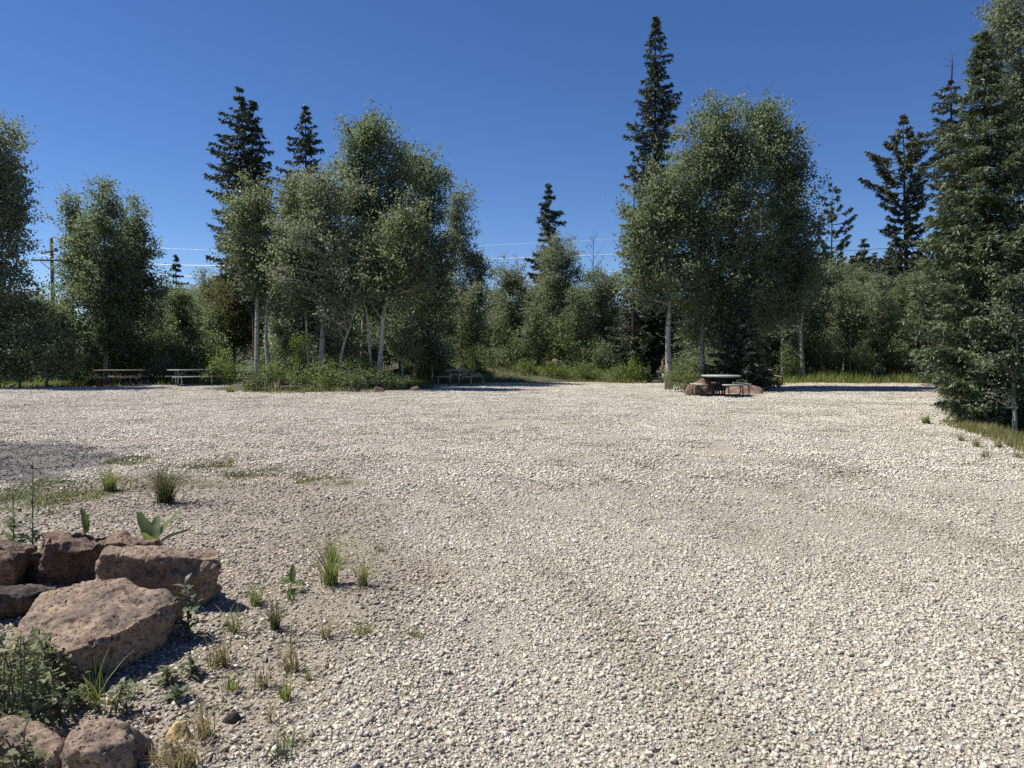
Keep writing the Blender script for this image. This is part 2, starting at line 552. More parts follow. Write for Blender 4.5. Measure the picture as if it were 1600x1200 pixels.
def forest_floor_mat():
    m, nt, N, L, P = new_mat('forest_floor')
    tc = N.new('ShaderNodeTexCoord'); co = tc.outputs['Object']
    a = noise_node(N, L, 0.6, 6, co, 0.7)
    r = ramp(N, [(0.32, (0.040, 0.034, 0.024)), (0.48, (0.062, 0.064, 0.030)), (0.62, (0.088, 0.088, 0.042)), (0.74, (0.12, 0.075, 0.052))])
    L.new(a.outputs['Fac'], r.inputs[0])
    f = noise_node(N, L, 14.0, 5, co, 0.75)
    rf = ramp(N, [(0.3, (0.6, 0.6, 0.6)), (0.7, (1.2, 1.2, 1.2))])
    L.new(f.outputs['Fac'], rf.inputs[0])
    mm = N.new('ShaderNodeMix'); mm.data_type = 'RGBA'; mm.blend_type = 'MULTIPLY'; mm.inputs[0].default_value = 1.0
    L.new(r.outputs[0], mm.inputs[6]); L.new(rf.outputs[0], mm.inputs[7])
    L.new(mm.outputs[2], P.inputs['Base Color'])
    P.inputs['Roughness'].default_value = 0.95
    b = N.new('ShaderNodeBump'); b.inputs['Strength'].default_value = 0.8; b.inputs['Distance'].default_value = 0.06
    L.new(f.outputs['Fac'], b.inputs['Height']); L.new(b.outputs[0], P.inputs['Normal'])
    return m


M['forest_floor'] = forest_floor_mat()

# ------------------------------------------------------------------ ground
LOT_PX = [(-700, 607), (0, 607), (140, 603.5), (340, 601), (700, 600.5), (850, 596.5), (1000, 599), (1215, 598), (1440, 598),
          (1466, 606), (1462, 625), (1478, 650), (1530, 672), (1600, 700), (1900, 800)]
LOT = [tuple(gnd(a, b)[:2]) for a, b in LOT_PX] + [(9.0, -6.0), (-14.0, -6.0)]
DIRT_PX = [(-260, 775), (0, 782), (110, 766), (250, 742), (430, 738), (520, 752), (575, 790), (610, 850), (700, 905), (690, 940), (640, 985),
           (560, 1030), (500, 1080), (430, 1125), (375, 1200), (330, 1330), (-700, 1330)]
DIRT = [tuple(gnd(a, b)[:2]) for a, b in DIRT_PX]
PAVE_PX = [(-300, 700), (0, 690), (120, 688), (200, 704), (180, 730), (110, 752), (0, 766), (-300, 790)]
PAVE = [tuple(gnd(a, b)[:2]) for a, b in PAVE_PX]
MOSS_PX = [[(-100, 764), (60, 758), (150, 760), (215, 752), (220, 768), (130, 784), (0, 796), (-100, 800)], [(285, 748), (350, 738), (430, 738), (440, 752), (350, 760), (290, 758)],
           [(330, 712), (375, 712), (370, 722), (335, 722)], [(170, 724), (300, 716), (420, 730), (300, 742)], [(455, 742), (530, 748), (520, 758), (460, 752)]]
MOSS = [[tuple(gnd(a, b)[:2]) for a, b in q] for q in MOSS_PX]


TRACKS = ((0.75, 0.26), (2.35, 0.30), (4.6, 0.34), (6.1, 0.3))
RIDGES = ((0.15, 0.20), (1.42, 0.22), (3.55, 0.30), (5.3, 0.22), (6.9, 0.3))


def track_d(x, y, off):
    return np.asarray(x) - (off - 0.16 * np.asarray(y) - 0.0125 * np.asarray(y) ** 2)


def lot_h(x, y):
    x = np.asarray(x, float); y = np.asarray(y, float)
    h = 0.030 * noise2(x, y, 0.45, 3) + 0.014 * noise2(x, y, 1.7, 5)
    # shallow wheel tracks that sweep from the lower right up to the far left
    for off, wd in TRACKS:
        h = h - 0.020 * np.exp(-(track_d(x, y, off).ravel() / wd) ** 2) * np.clip(1.2 - y.ravel() / 24, 0, 1)
    return h.reshape(x.shape) if h.shape != x.shape else h


def zones(x, y):
    w = 0.24 * noise2(x, y, 1.6, 21) + 0.18 * noise2(x, y, 5.0, 22)
    dirt = sstep(-0.42, 0.38, poly_dist(x, y, DIRT) + w)
    dark = sstep(-0.15, 0.25, poly_dist(x, y, PAVE) + 1.6 * w)
    moss = np.zeros_like(x)
    for q in MOSS:
        moss = np.maximum(moss, sstep(-0.25, 0.25, poly_dist(x, y, q) + 1.8 * w))
    moss = moss * np.clip(0.85 + 0.6 * noise2(x, y, 4.0, 31), 0, 1)
    # bare, fine tan soil along the wheel ruts
    rut = np.zeros_like(x)
    for off, wd in TRACKS:
        rut = np.maximum(rut, np.exp(-(track_d(x, y, off) / wd) ** 2) * np.clip(1.25 - y / 20, 0, 1))
    bare = np.clip(rut * (0.14 + 0.8 * noise2(x, y, 1.5, 41)), 0, 0.75)
    bare = np.maximum(bare, 0.75 * sstep(0.5, 0.8, noise2(x, y, 0.9, 43)) * np.clip(1.2 - y / 9, 0, 1))
    return dirt, dark, np.clip(moss, 0, 1), bare




def dusty(x, y):
    """share of grey, dirty stones: loose ridges along the wheel tracks and broad drifts"""
    d = 0.16 + 0.14 * noise2(x, y, 0.35, 71) + 0.12 * noise2(x * 0.35, y, 0.7, 72)
    for off, wd in RIDGES:
        d = d + 0.60 * np.exp(-(track_d(x, y, off) / wd) ** 2) * np.clip(1.3 - y / 24, 0, 1) * (0.7 + 0.7 * noise2(x, y, 1.4, 73))
    return np.clip(d, 0.05, 0.85)


ys = np.concatenate((np.arange(-6, 2, 0.5), np.arange(2, 12, 0.06), np.arange(12, 20, 0.2), np.arange(20, 41, 0.5)))
xs = np.concatenate((np.arange(-34, -8, 0.6), np.arange(-8, 8, 0.08), np.arange(8, 32, 0.6)))
gx, gy = np.meshgrid(xs, ys)
X, Y = gx.ravel(), gy.ravel()
inside = poly_dist(X, Y, LOT) + 0.35 * noise2(X, Y, 0.6, 8) > -0.25
Z = lot_h(X, Y)
idx = np.arange(len(X)).reshape(gx.shape)
q = np.stack((idx[:-1, :-1], idx[:-1, 1:], idx[1:, 1:], idx[1:, :-1]), -1).reshape(-1, 4)
q = q[inside[q].all(1)]
used = np.unique(q)
remap = np.full(len(X), -1); remap[used] = np.arange(len(used))
dirt, dark, moss, bare = zones(X[used], Y[used])
lot = obj('gravel_lot', mesh_np('gravel_lot', np.stack((X, Y, Z), 1)[used], remap[q], M['lot'], smooth=True,
                                attrs={'dirt': dirt * 0.92, 'dark': dark, 'moss': moss}))
tag(lot, 'broad open lot of pale crushed gravel with a brown dirt margin', kind='structure')

MOUNDS = [(gnd(520, 606), 4.6, 2.2, 0.45), (at(700, 570, 39.5), 5.0, 2.4, 0.9), (at(860, 570, 41), 8.0, 2.5, 0.45), (at(1110, 570, 31.5), 2.4, 1.8, 0.15)]


def ground_h(x, y):
    x = np.asarray(x, float); y = np.asarray(y, float)
    d = poly_dist(x.ravel(), y.ravel(), LOT).reshape(x.shape)
    out = sstep(0.2, 6.0, -d)
    h = -0.10 + out * 0.12 + 0.10 * out * noise2(x, y, 0.25, 51).reshape(x.shape)
    h = h + np.clip(y - 42, 0, None) * 0.010
    for c, rx, ry, hh in MOUNDS:
        h = h + hh * np.exp(-((x - c[0]) / rx) ** 2 - ((y - c[1]) / ry) ** 2)
    return h


def gz(x, y):
    return float(ground_h(np.array([x]), np.array([y]))[0])


ys = np.concatenate((np.linspace(-400, -20, 12), np.arange(-10, 70, 1.0), np.linspace(72, 140, 20), np.linspace(160, 1500, 18)))
xs = np.concatenate((np.linspace(-1200, -60, 16), np.arange(-50, 51, 1.0), np.linspace(60, 1200, 16)))
gx, gy = np.meshgrid(xs, ys)
idx = np.arange(gx.size).reshape(gx.shape)
q = np.stack((idx[:-1, :-1], idx[:-1, 1:], idx[1:, 1:], idx[1:, :-1]), -1).reshape(-1, 4)
g = obj('ground', mesh_np('ground', np.stack((gx.ravel(), gy.ravel(), ground_h(gx, gy).ravel()), 1), q, M['forest_floor'], smooth=True))
tag(g, 'rough forest floor of dry grass and soil around the gravel lot', kind='structure')

# distant wooded hill behind the conifers on the far side of the meadow
hx, hy = np.meshgrid(np.linspace(20, 330, 50), np.linspace(120, 330, 36))


def hill_h(x, y):
    ridge = 5 + 14 * sstep(30, 95, x) + 16 * sstep(120, 300, x)
    return -1.5 + ridge * sstep(120, 190, y) * (1 + 0.06 * noise2(x, y, 0.03, 4).reshape(np.shape(x)))


idx = np.arange(hx.size).reshape(hx.shape)
q = np.stack((idx[:-1, :-1], idx[:-1, 1:], idx[1:, 1:], idx[1:, :-1]), -1).reshape(-1, 4)
tag(obj('hill', mesh_np('hill', np.stack((hx.ravel(), hy.ravel(), hill_h(hx, hy).ravel()), 1), q, M['forest_floor'], smooth=True)),
    'low distant hill covered in dark conifers', kind='structure')


def small_cone_tree(r, h, w, n=120):
    t = r.uniform(0.02, 1, n) ** 0.8
    a = r.uniform(0, 2 * math.pi, n)
    rad = w * (1 - t) * r.uniform(0.5, 1.1, n)
    p = np.stack((rad * np.cos(a), rad * np.sin(a), t * h), 1)
    return p


fv, ff, ft, k = [], [], [], 0
for i in range(1300):
    x, y = rng.uniform(40, 165), rng.uniform(138, 215)
    p = small_cone_tree(rng, rng.uniform(6, 11), rng.uniform(1.5, 2.4), 48)
    v, f, t = leaf_quads(p, 1.35, 0.5, 0.7, rng, True)
    v += np.array((x, y, float(hill_h(np.array([x]), np.array([y]))[0])))
    fv.append(v); ff.append(f + k); ft.append(t * 0.6); k += len(v)
tag(obj('forest', mesh_np('forest', np.concatenate(fv), np.concatenate(ff), M['spruce_olive'], np.concatenate(ft))),
    'dark conifer forest covering the distant hill', kind='stuff')

# ------------------------------------------------------------------ gravel stones
def stone_proto(seed, flat=0.6):
    r = np.random.default_rng(seed)
    bm = bmesh.new()
    n = 9
    pts = r.uniform(-1, 1, (n, 3)); pts /= np.abs(pts).max(1, keepdims=True) ** 0.75; pts *= r.uniform(0.6, 1.0, (n, 1))
    pts *= np.array((1.0, r.uniform(0.62, 0.9), flat * r.uniform(0.75, 1.15)))
    for p in pts:
        bm.verts.new(p * 0.5)
    res = bmesh.ops.convex_hull(bm, input=bm.verts)
    bmesh.ops.delete(bm, geom=[e for e in res['geom_interior'] if isinstance(e, bmesh.types.BMVert)], context='VERTS')
    bmesh.ops.recalc_face_normals(bm, faces=bm.faces)
    v = np.array([x.co[:] for x in bm.verts])
    bm.verts.index_update()
    f = np.array([[y.index for y in x.verts] for x in bm.faces])
    bm.free()
    return v, f


PROTO = [stone_proto(100 + i, 0.50) for i in range(9)]
stone_meshes = {}
for nm in ('stone_pale', 'stone_pink', 'stone_dark', 'stone_dusty'):
    stone_meshes[nm] = [mesh_np('stone', v, f, M[nm]) for v, f in PROTO]

src = bpy.data.collections.new('gravel_sources')
order = []
for nm in ('stone_pale', 'stone_pink', 'stone_dark', 'stone_dusty'):
    for i, me in enumerate(stone_meshes[nm]):
        o = bpy.data.objects.new('gravel_source_%s_%02d' % ({'stone_pale': 'apale', 'stone_pink': 'bpink', 'stone_dark': 'cdark', 'stone_dusty': 'ddusty'}[nm], i), me)
        src.objects.link(o)


def chunk(seed, mat, n=46, side=0.62, smin=0.022, smax=0.055):
    r = np.random.default_rng(seed)
    vs, fs, ts, k = [], [], [], 0
    for i in range(n):
        v, f = PROTO[r.integers(len(PROTO))]
        a = r.uniform(0, 2 * math.pi)
        c, s = math.cos(a), math.sin(a)
        R = np.array(((c, -s, 0), (s, c, 0), (0, 0, 1)))
        tilt = r.normal(0, 0.3, 2)
        R = R @ np.array(Matrix.Rotation(tilt[0], 3, 'X') @ Matrix.Rotation(tilt[1], 3, 'Y'))
        sc = r.uniform(smin, smax)
        w = v @ R.T * sc + np.array((r.uniform(-side / 2, side / 2), r.uniform(-side / 2, side / 2), sc * r.uniform(0.0, 0.35)))
        vs.append(w); fs.append(f + k); ts.append(np.full(len(v), r.uniform())); k += len(v)
    return mesh_np('gravel_chunk', np.concatenate(vs), np.concatenate(fs), mat, np.concatenate(ts))


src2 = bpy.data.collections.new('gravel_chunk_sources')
for nm, mt in (('apale', 'chunk_pale_backlit'), ('bpink', 'chunk_pink'), ('cdark', 'chunk_dark'), ('ddusty', 'chunk_dusty')):
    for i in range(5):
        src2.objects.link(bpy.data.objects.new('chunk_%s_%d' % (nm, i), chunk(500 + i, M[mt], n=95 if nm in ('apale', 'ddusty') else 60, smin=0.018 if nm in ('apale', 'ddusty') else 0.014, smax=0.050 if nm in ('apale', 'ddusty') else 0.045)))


def gn_scatter(name, coll):
    ng = bpy.data.node_groups.new(name, 'GeometryNodeTree')
    ng.interface.new_socket('Geometry', in_out='INPUT', socket_type='NodeSocketGeometry')
    ng.interface.new_socket('Geometry', in_out='OUTPUT', socket_type='NodeSocketGeometry')
    N, L = ng.nodes, ng.links
    gi = N.new('NodeGroupInput'); go = N.new('NodeGroupOutput')
    ci = N.new('GeometryNodeCollectionInfo')
    ci.inputs['Collection'].default_value = coll
    ci.inputs['Separate Children'].default_value = True
    ci.inputs['Reset Children'].default_value = True
    ip = N.new('GeometryNodeInstanceOnPoints')
    ip.inputs['Pick Instance'].default_value = True

    def at_(nm, t):
        a = N.new('GeometryNodeInputNamedAttribute'); a.data_type = t; a.inputs['Name'].default_value = nm
        return a.outputs['Attribute']
    L.new(gi.outputs[0], ip.inputs['Points'])
    L.new(ci.outputs[0], ip.inputs['Instance'])
    L.new(at_('pick', 'INT'), ip.inputs['Instance Index'])
    L.new(at_('turn', 'FLOAT_VECTOR'), ip.inputs['Rotation'])
    L.new(at_('size', 'FLOAT'), ip.inputs['Scale'])
    L.new(ip.outputs[0], go.inputs[0])
    return ng


def scatter(name, pts, pick, turn, size, coll, label):
    me = bpy.data.meshes.new(name)
    me.vertices.add(len(pts))
    me.vertices.foreach_set('co', pts.astype(np.float32).ravel())
    a = me.attributes.new('pick', 'INT', 'POINT'); a.data.foreach_set('value', pick.astype(np.int32))
    a = me.attributes.new('turn', 'FLOAT_VECTOR', 'POINT'); a.data.foreach_set('vector', turn.astype(np.float32).ravel())
    a = me.attributes.new('size', 'FLOAT', 'POINT'); a.data.foreach_set('value', size.astype(np.float32))
    o = obj(name, me)
    md = o.modifiers.new('scatter', 'NODES')
    md.node_group = gn_scatter(name + '_nodes', coll)
    tag(o, label, kind='stuff')
    return o


def lot_points(n, y0, y1, margin):
    """random ground points spread evenly over the strip of lot the camera can plausibly see"""
    y = np.sqrt(rng.uniform(y0 ** 2, y1 ** 2, int(n * 1.0)))
    x = rng.uniform(-1, 1, len(y)) * (0.74 * y + margin)
    keep = poly_dist(x, y, LOT) + 0.3 * noise2(x, y, 1.2, 9) > 0
    return x[keep], y[keep]


NEAR_END = 11.0
x, y = lot_points(1050000, 1.6, NEAR_END, 2.4)
x2, y2 = lot_points(620000, 1.6, 7.5, 1.7)
k_ = rng.uniform(size=len(x2)) < 1 - sstep(4.2, 7.5, y2)
x, y = np.concatenate((x, x2[k_])), np.concatenate((y, y2[k_]))
dirt, dark, moss, bare = zones(x, y)
u = rng.uniform(size=len(x))
zone = np.where(rng.uniform(size=len(x)) < dark, 2, np.where(rng.uniform(size=len(x)) < dirt * 0.80, 1, 0))
zone = np.where((zone == 0) & (rng.uniform(size=len(x)) < dusty(x, y)), 3, zone)
clump = 0.5 + 0.5 * noise2(x, y, 1.1, 61)
dens = np.where((zone == 0) | (zone == 3), 0.99 - 0.40 * bare, np.where(zone == 1, 0.62 - 0.25 * clump, 0.5) * 1.0) * (1 - 0.93 * moss)
keep = u < dens * (1 - 0.9 * sstep(7.0, 11.0, y)) * (1 - 0.45 * dirt)
x, y, zone, bare = x[keep], y[keep], zone[keep], bare[keep]
n = len(x)
size = np.exp(rng.normal(math.log(0.0200), 0.40, n))
size = np.where(rng.uniform(size=n) < 0.50, size * rng.uniform(0.30, 0.6, n), size)
size = np.where(zone == 1, np.exp(rng.normal(math.log(0.018), 0.50, n)), np.where(zone == 2, size * 0.55, size))
size *= 1 - 0.45 * bare
size = np.clip(size, 0.006, 0.052)
z = lot_h(x, y) + size * rng.uniform(-0.08, 0.22, n)
turn = np.stack((rng.normal(0, 0.42, n), rng.normal(0, 0.42, n), rng.uniform(0, 6.283, n)), 1)
pick = rng.integers(0, 9, n) + 9 * zone
# the 260 stones that show largest are objects of their own, the rest are one heap
show = size / y
big = np.argsort(-np.where(((zone == 0) | (zone == 3)) & (np.abs(x) < 0.72 * y) & (y > 2.72), show, 0))[:260]
mask = np.ones(n, bool); mask[big] = False
for i in big:
    o = obj('stone', stone_meshes['stone_pale' if zone[i] == 0 else 'stone_dusty'][pick[i] % 9], lot)
    o.location = (x[i], y[i], z[i]); o.rotation_euler = turn[i]; o.scale = (size[i],) * 3
scatter('gravel', np.stack((x, y, z), 1)[mask], pick[mask], turn[mask], size[mask], src, 'pale crushed gravel stones covering the near part of the lot')

# farther gravel: little drifts of stones
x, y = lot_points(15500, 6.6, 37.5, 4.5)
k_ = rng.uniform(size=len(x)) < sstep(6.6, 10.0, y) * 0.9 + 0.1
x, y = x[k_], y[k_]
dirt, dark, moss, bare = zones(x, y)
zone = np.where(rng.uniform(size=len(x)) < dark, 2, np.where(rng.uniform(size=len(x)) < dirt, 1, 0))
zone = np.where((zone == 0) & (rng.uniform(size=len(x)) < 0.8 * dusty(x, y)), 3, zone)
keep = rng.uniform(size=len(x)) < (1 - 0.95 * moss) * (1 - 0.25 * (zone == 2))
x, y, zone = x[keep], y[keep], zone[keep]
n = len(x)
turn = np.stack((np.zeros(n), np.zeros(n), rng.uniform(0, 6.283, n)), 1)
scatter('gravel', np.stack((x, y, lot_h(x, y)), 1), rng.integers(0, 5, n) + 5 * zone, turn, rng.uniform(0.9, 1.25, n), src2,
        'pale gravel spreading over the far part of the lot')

# the deep wood that closes the view all round behind the nearer trees
wn_ = 26000
wa = rng.uniform(-1.25, 1.25, wn_)
wd = rng.uniform(60, 84, wn_)
wx, wy = wd * np.sin(wa) * 1.1, wd * np.cos(wa) + 2
wt = 3.6 + 1.3 * noise2(wx, wy, 0.22, 95) + 0.9 * noise2(wx, wy, 0.6, 96) + np.clip((np.abs(wx) - 52) * 0.12, 0, 3.5)
wz = ground_h(wx, wy) + wt * rng.uniform(0.02, 1, wn_) ** 0.8
v, f, t_ = leaf_quads(np.stack((wx, wy, wz), 1), 0.42, 0.4, 0.8, rng, True)
tag(obj('woodland', mesh_np('woodland', v, f, M['willow'], t_)), 'deep grey-green wood behind the separate trees', kind='stuff')

# ------------------------------------------------------------------ trees
def px_path(pts, Y, r, jit=0.25, n=14):
    p = np.array([at(a, b, Y) for a, b in pts])
    t = np.linspace(0, 1, len(p)); tt = np.linspace(0, 1, n)
    out = np.stack([np.interp(tt, t, p[:, k]) for k in range(3)], 1)
    # smooth the corners a little
    for _ in range(2):
        out[1:-1] = 0.25 * out[:-2] + 0.5 * out[1:-1] + 0.25 * out[2:]
    w = np.sin(np.linspace(0, math.pi * r.uniform(1, 3), n)) * jit * 0.4
    out[:, 1] += w * np.linspace(0, 1, n)
    out[:, 0] += np.cos(np.linspace(0, math.pi * 3, n)) * 0.03
    return out


def bezier(a, b, lift, n=6):
    """a curved limb from a to b"""
    t = np.linspace(0, 1, n)[:, None]
    m = 0.5 * (a + b) + lift
    return (1 - t) ** 2 * a + 2 * t * (1 - t) * m + t ** 2 * b


def broadleaf(name, label, cat, Y, trunk, blobs, mat='aspen', bark='bark_aspen', leaf=0.105, dens=1.0, limbs=26, tr=0.11,
              seed=0, tri=False, cl_sig=0.19, per=20, depth=0.95, group=None, limb_r=0.027, twig=0.5, base_z=None, trunks=None):
    r = np.random.default_rng(seed + 1000)
    m = Y / F
    path = px_path(trunk, Y, r)
    if base_z is None:
        base_z = gz(path[0, 0], Y)
    path[0, 2] = base_z - 0.05
    root = thing(name, label, cat, tuple(path[0] + np.array((0, 0, 0.05))), group)
    org = np.array(root.location)
    G = Geo()
    n = len(path)
    rad = tr * (1 - 0.86 * np.linspace(0, 1, n))
    rad[0] *= 1.25
    G.tube(path - org, rad, 8)
    extra = []
    for tk in (trunks or []):
        p2 = px_path(tk, Y + r.uniform(-0.5, 0.5), r)
        p2[0, 2] = gz(p2[0, 0], p2[0, 1]) - 0.05
        G.tube(p2 - org, tr * 0.8 * (1 - 0.86 * np.linspace(0, 1, n)), 7)
        extra.append(p2)
    paths = [path] + extra
    allp = np.concatenate(paths)
    # foliage sprays spread through the crown
    cent = []
    for (bx, by, rx, ry) in blobs:
        c = at(bx, by, Y)
        a, b = rx * m, ry * m
        k = max(6, int(dens * 50 * math.pi * a * b * (0.09 / leaf) ** 1.4 * 20 / per))
        d = unit(r.normal(size=(k, 3)))
        rr = r.uniform(0.05, 1.0, k) ** (1 / 2.0)
        p = d * rr[:, None] * np.array((a, a * depth, b))
        # ragged outline: lobes and single sprays push in and out
        p *= (0.96 + 0.30 * noise3(d * 2.1 + c, 1.0, seed) + 0.22 * noise3(d * 5.5 + c, 1.0, seed + 3) + r.normal(0, 0.05, k))[:, None]
        cent.append(c + p)
        # leafy shoots that stand out beyond the crown, mostly upward
        for _ in range(int(3 + 5 * a * b)):
            dd = unit(r.normal(size=3) * np.array((1, 1, 0.7)) + np.array((0, 0, 0.55)))
            q0 = dd * np.array((a, a * depth, b)) * r.uniform(0.75, 0.95)
            gd = unit(dd * np.array((1, 1, .6)) + np.array((0, 0, 0.8)) + r.normal(0, .2, 3)) * r.uniform(0.35, 0.85) * min(1.0, 0.55 * (a + b))
            cent.append(c + q0 + gd * np.linspace(0.1, 1.0, 4)[:, None])
    cent = np.concatenate(cent)
    cent = cent[cent[:, 2] > base_z + 0.25]
    # a few real limbs from the stem, sprays hang along them
    wt = np.exp(-(cent[:, 1] - cent[:, 1].mean()) / 0.9)   # limbs show best on the open side
    sel = r.choice(len(cent), min(int(limbs * 1.4), len(cent)), replace=False, p=wt / wt.sum())
    for i in sel:
        e = cent[i]
        dd = np.linalg.norm((allp - e) * np.array((1, 1, 0.7)), axis=1) + np.where(allp[:, 2] > e[2] - 0.15, 6, 0)
        j = int(np.argmin(dd))
        a = allp[j]
        lift = np.array((0, 0, 0.12)) * np.linalg.norm(e - a)
        pts = bezier(a, e, lift + r.normal(0, 0.06, 3), 6) - org
        G.tube(pts, limb_r * np.linspace(1.0, 0.25, 6) * (0.6 + 0.25 * np.linalg.norm(e - a)), 5, False)
        near = np.argsort(np.linalg.norm(cent - e, axis=1))[1:1 + int(8 * twig)]
        for jn in near:
            G.tube(bezier(pts[3], cent[jn] - org, np.array((0, 0, 0.05)), 4), np.linspace(0.009, 0.004, 4) * (limb_r / 0.024), 3, False)
    obj('trunk', G.mesh('trunk', M[bark], True), root)
    k = len(cent)
    cnt = r.poisson(per * np.clip(1.05 + 1.25 * noise3(cent, 1.15, seed + 11), 0.12, 2.2))
    ci = np.repeat(np.arange(k), cnt)
    p = cent[ci] + r.normal(size=(len(ci), 3)) * cl_sig * np.array((1, 1, 0.75)) * r.uniform(0.6, 1.3, k)[ci][:, None]
    p = p[p[:, 2] > base_z + 0.12]
    v, f, t = leaf_quads(p - org, leaf, 0.25, 0.82, r, tri)
    obj('crown', mesh_np('crown', v, f, M[mat], t), root)
    return root


def conifer(name, label, cat, Y, base, top, prof, mat='spruce', seed=0, sparse=0.0, step=0.34, per=6, droop=0.25, tuft=0.13, tufts=5,
            tr=0.2, depth=1.0, group=None, tri=True, dead_top=None, second=None, clear=None, twig_gap=0.24, up=0.0, stubs=0, wid=0.24):
    r = np.random.default_rng(seed + 2000)
    m = Y / F
    B = at(base[0], base[1], Y); T = at(top[0], top[1], Y)
    B[2] = gz(B[0], Y) - 0.05
    root = thing(name, label, cat, (B[0], B[1], B[2] + 0.05), group)
    org = np.array(root.location)
    G = Geo()
    P, D = [], []

    def one(Bp, Tp, prof, trk):
        H = Tp[2] - Bp[2]
        nn = 12
        ax = Bp + (Tp - Bp) * np.linspace(0, 1, nn)[:, None]
        ax[1:-1, :2] += r.normal(0, 0.03, (nn - 2, 2))
        G.tube(ax - org, trk * (1 - 0.93 * np.linspace(0, 1, nn)), 8)
        pz = np.array([at(0, q[0], Y)[2] for q in prof])
        o = np.argsort(pz)
        pz = pz[o]
        axx = lambda z: np.interp(z, ax[:, 2], ax[:, 0])
        axy = lambda z: np.interp(z, ax[:, 2], ax[:, 1])
        L_ = np.array([at(q[1], q[0], Y)[0] for q in prof])[o]
        R_ = np.array([at(q[2], q[0], Y)[0] for q in prof])[o]
        z = Tp[2] - 0.12
        zmin = pz[0]
        while z > zmin:
            frac = (Tp[2] - z) / max(Tp[2] - zmin, 1e-3)
            nb = max(3, int(round(per * (0.55 + 0.6 * frac))))
            a0 = r.uniform(0, 2 * math.pi)
            tier = r.uniform(0.64, 1.14)
            for b in range(nb):
                if r.uniform() < sparse: continue
                az = a0 + 2 * math.pi * b / nb + r.normal(0, 0.22)
                cx, cy = math.cos(az), math.sin(az)
                zz = z + r.normal(0, step * 0.13)
                lx = max(0.05, axx(zz) - np.interp(zz, pz, L_)); rx = max(0.05, np.interp(zz, pz, R_) - axx(zz))
                ln = (rx if cx > 0 else lx) * abs(cx) + 0.5 * (lx + rx) * depth * abs(cy)
                ln = ln / (abs(cx) + abs(cy)) * r.uniform(0.72, 1.08) * tier
                ln = max(ln, 0.07)
                n = 7
                t = np.linspace(0, 1, n)
                dr = droop * (0.4 + 0.9 * frac)
                zc = -dr * ln * t + (dr * 0.75 + up) * ln * t ** 2.6 + 0.10 * ln * t * (1 - frac)
                pts = np.stack((axx(zz) + cx * ln * t, axy(zz) + cy * ln * t, zz + zc), 1)
                G.tube(pts - org, np.linspace(0.012 + 0.012 * ln, 0.005, n), 4, False)
                # side twigs carrying needles
                t0 = 0.12 if clear is None else clear
                nt = max(3, int(1.5 * ln / twig_gap))
                side = np.array((-cy, cx, 0))
                for ti in np.linspace(t0, 1.0, nt):
                    c = np.array([np.interp(ti, t, pts[:, k]) for k in range(3)])
                    for sg in (-1, 1, 0):
                        tl = (0.30 * ln * (1.05 - ti) + 0.16) * r.uniform(0.6, 1.2)
                        d = unit(side * (sg or r.normal(0, 0.3)) * r.uniform(0.5, 1.0) + np.array((cx, cy, 0)) * r.uniform(0.4, 1.0) + np.array((0, 0, r.normal(-0.18 if sg else -0.7, 0.25))))
                        s = r.uniform(0.1, 1.0, tufts)
                        P.append(c + d * (s * tl)[:, None]); D.append(np.repeat(d[None], tufts, 0))
            z -= step * r.uniform(0.75, 1.3)
        for s in range(stubs):
            zz = r.uniform(Bp[2] + 1.0, max(zmin + 0.5, Bp[2] + 1.2))
            az = r.uniform(0, 6.28); ln = r.uniform(0.3, 1.2)
            e = np.array((math.cos(az) * ln, math.sin(az) * ln, -0.2 * ln))
            a = np.array((axx(zz), axy(zz), zz))
            G.tube(bezier(a, a + e, np.array((0, 0, 0.05)), 4) - org, np.linspace(0.016, 0.004, 4), 4, False)
    one(B, T, prof, tr)
    if second:
        t2, b2, pr2 = second
        one(at(b2[0], b2[1], Y), at(t2[0], t2[1], Y), pr2, tr * 0.4)
    if dead_top:
        T2 = at(dead_top[0], dead_top[1], Y)
        G.tube(np.stack((T - np.array((0, 0, .3)), 0.5 * (T + T2) + np.array((.03, 0, 0)), T2)) - org, (0.035, 0.022, 0.006), 5)
        for k in range(9):
            a = T + (T2 - T) * r.uniform(0.0, 0.85)
            az = r.uniform(0, 6.28); ln = r.uniform(0.2, 0.55)
            G.tube(np.stack((a, a + np.array((math.cos(az) * ln, math.sin(az) * ln, r.uniform(0.0, 0.35) * ln)))) - org, (0.010, 0.004), 4, False)
    obj('trunk', G.mesh('trunk', M['bark_dark'], True), root)
    p = np.concatenate(P); d = np.concatenate(D)
    n = len(p)
    p = p + r.normal(0, 0.022, (n, 3)) * (tuft / 0.13)
    # needle tufts: slim blades lying along the twig, splayed
    d = unit(d + r.normal(0, 0.42, (n, 3)))
    nrm = unit(r.normal(size=(n, 3)) + np.array((0, 0, 0.8)))
    b = unit(np.cross(d, nrm))
    s = (tuft * r.uniform(0.7, 1.3, n))[:, None]
    tint = r.uniform(0, 1, n)
    v = np.stack((p - d * s * 0.5 + b * s * wid, p - d * s * 0.5 - b * s * wid, p + d * s * 0.8), 1)
    obj('crown', mesh_np('crown', v.reshape(-1, 3) - org, np.arange(n * 3).reshape(n, 3), M[mat], np.repeat(tint, 3)), root)
    return root


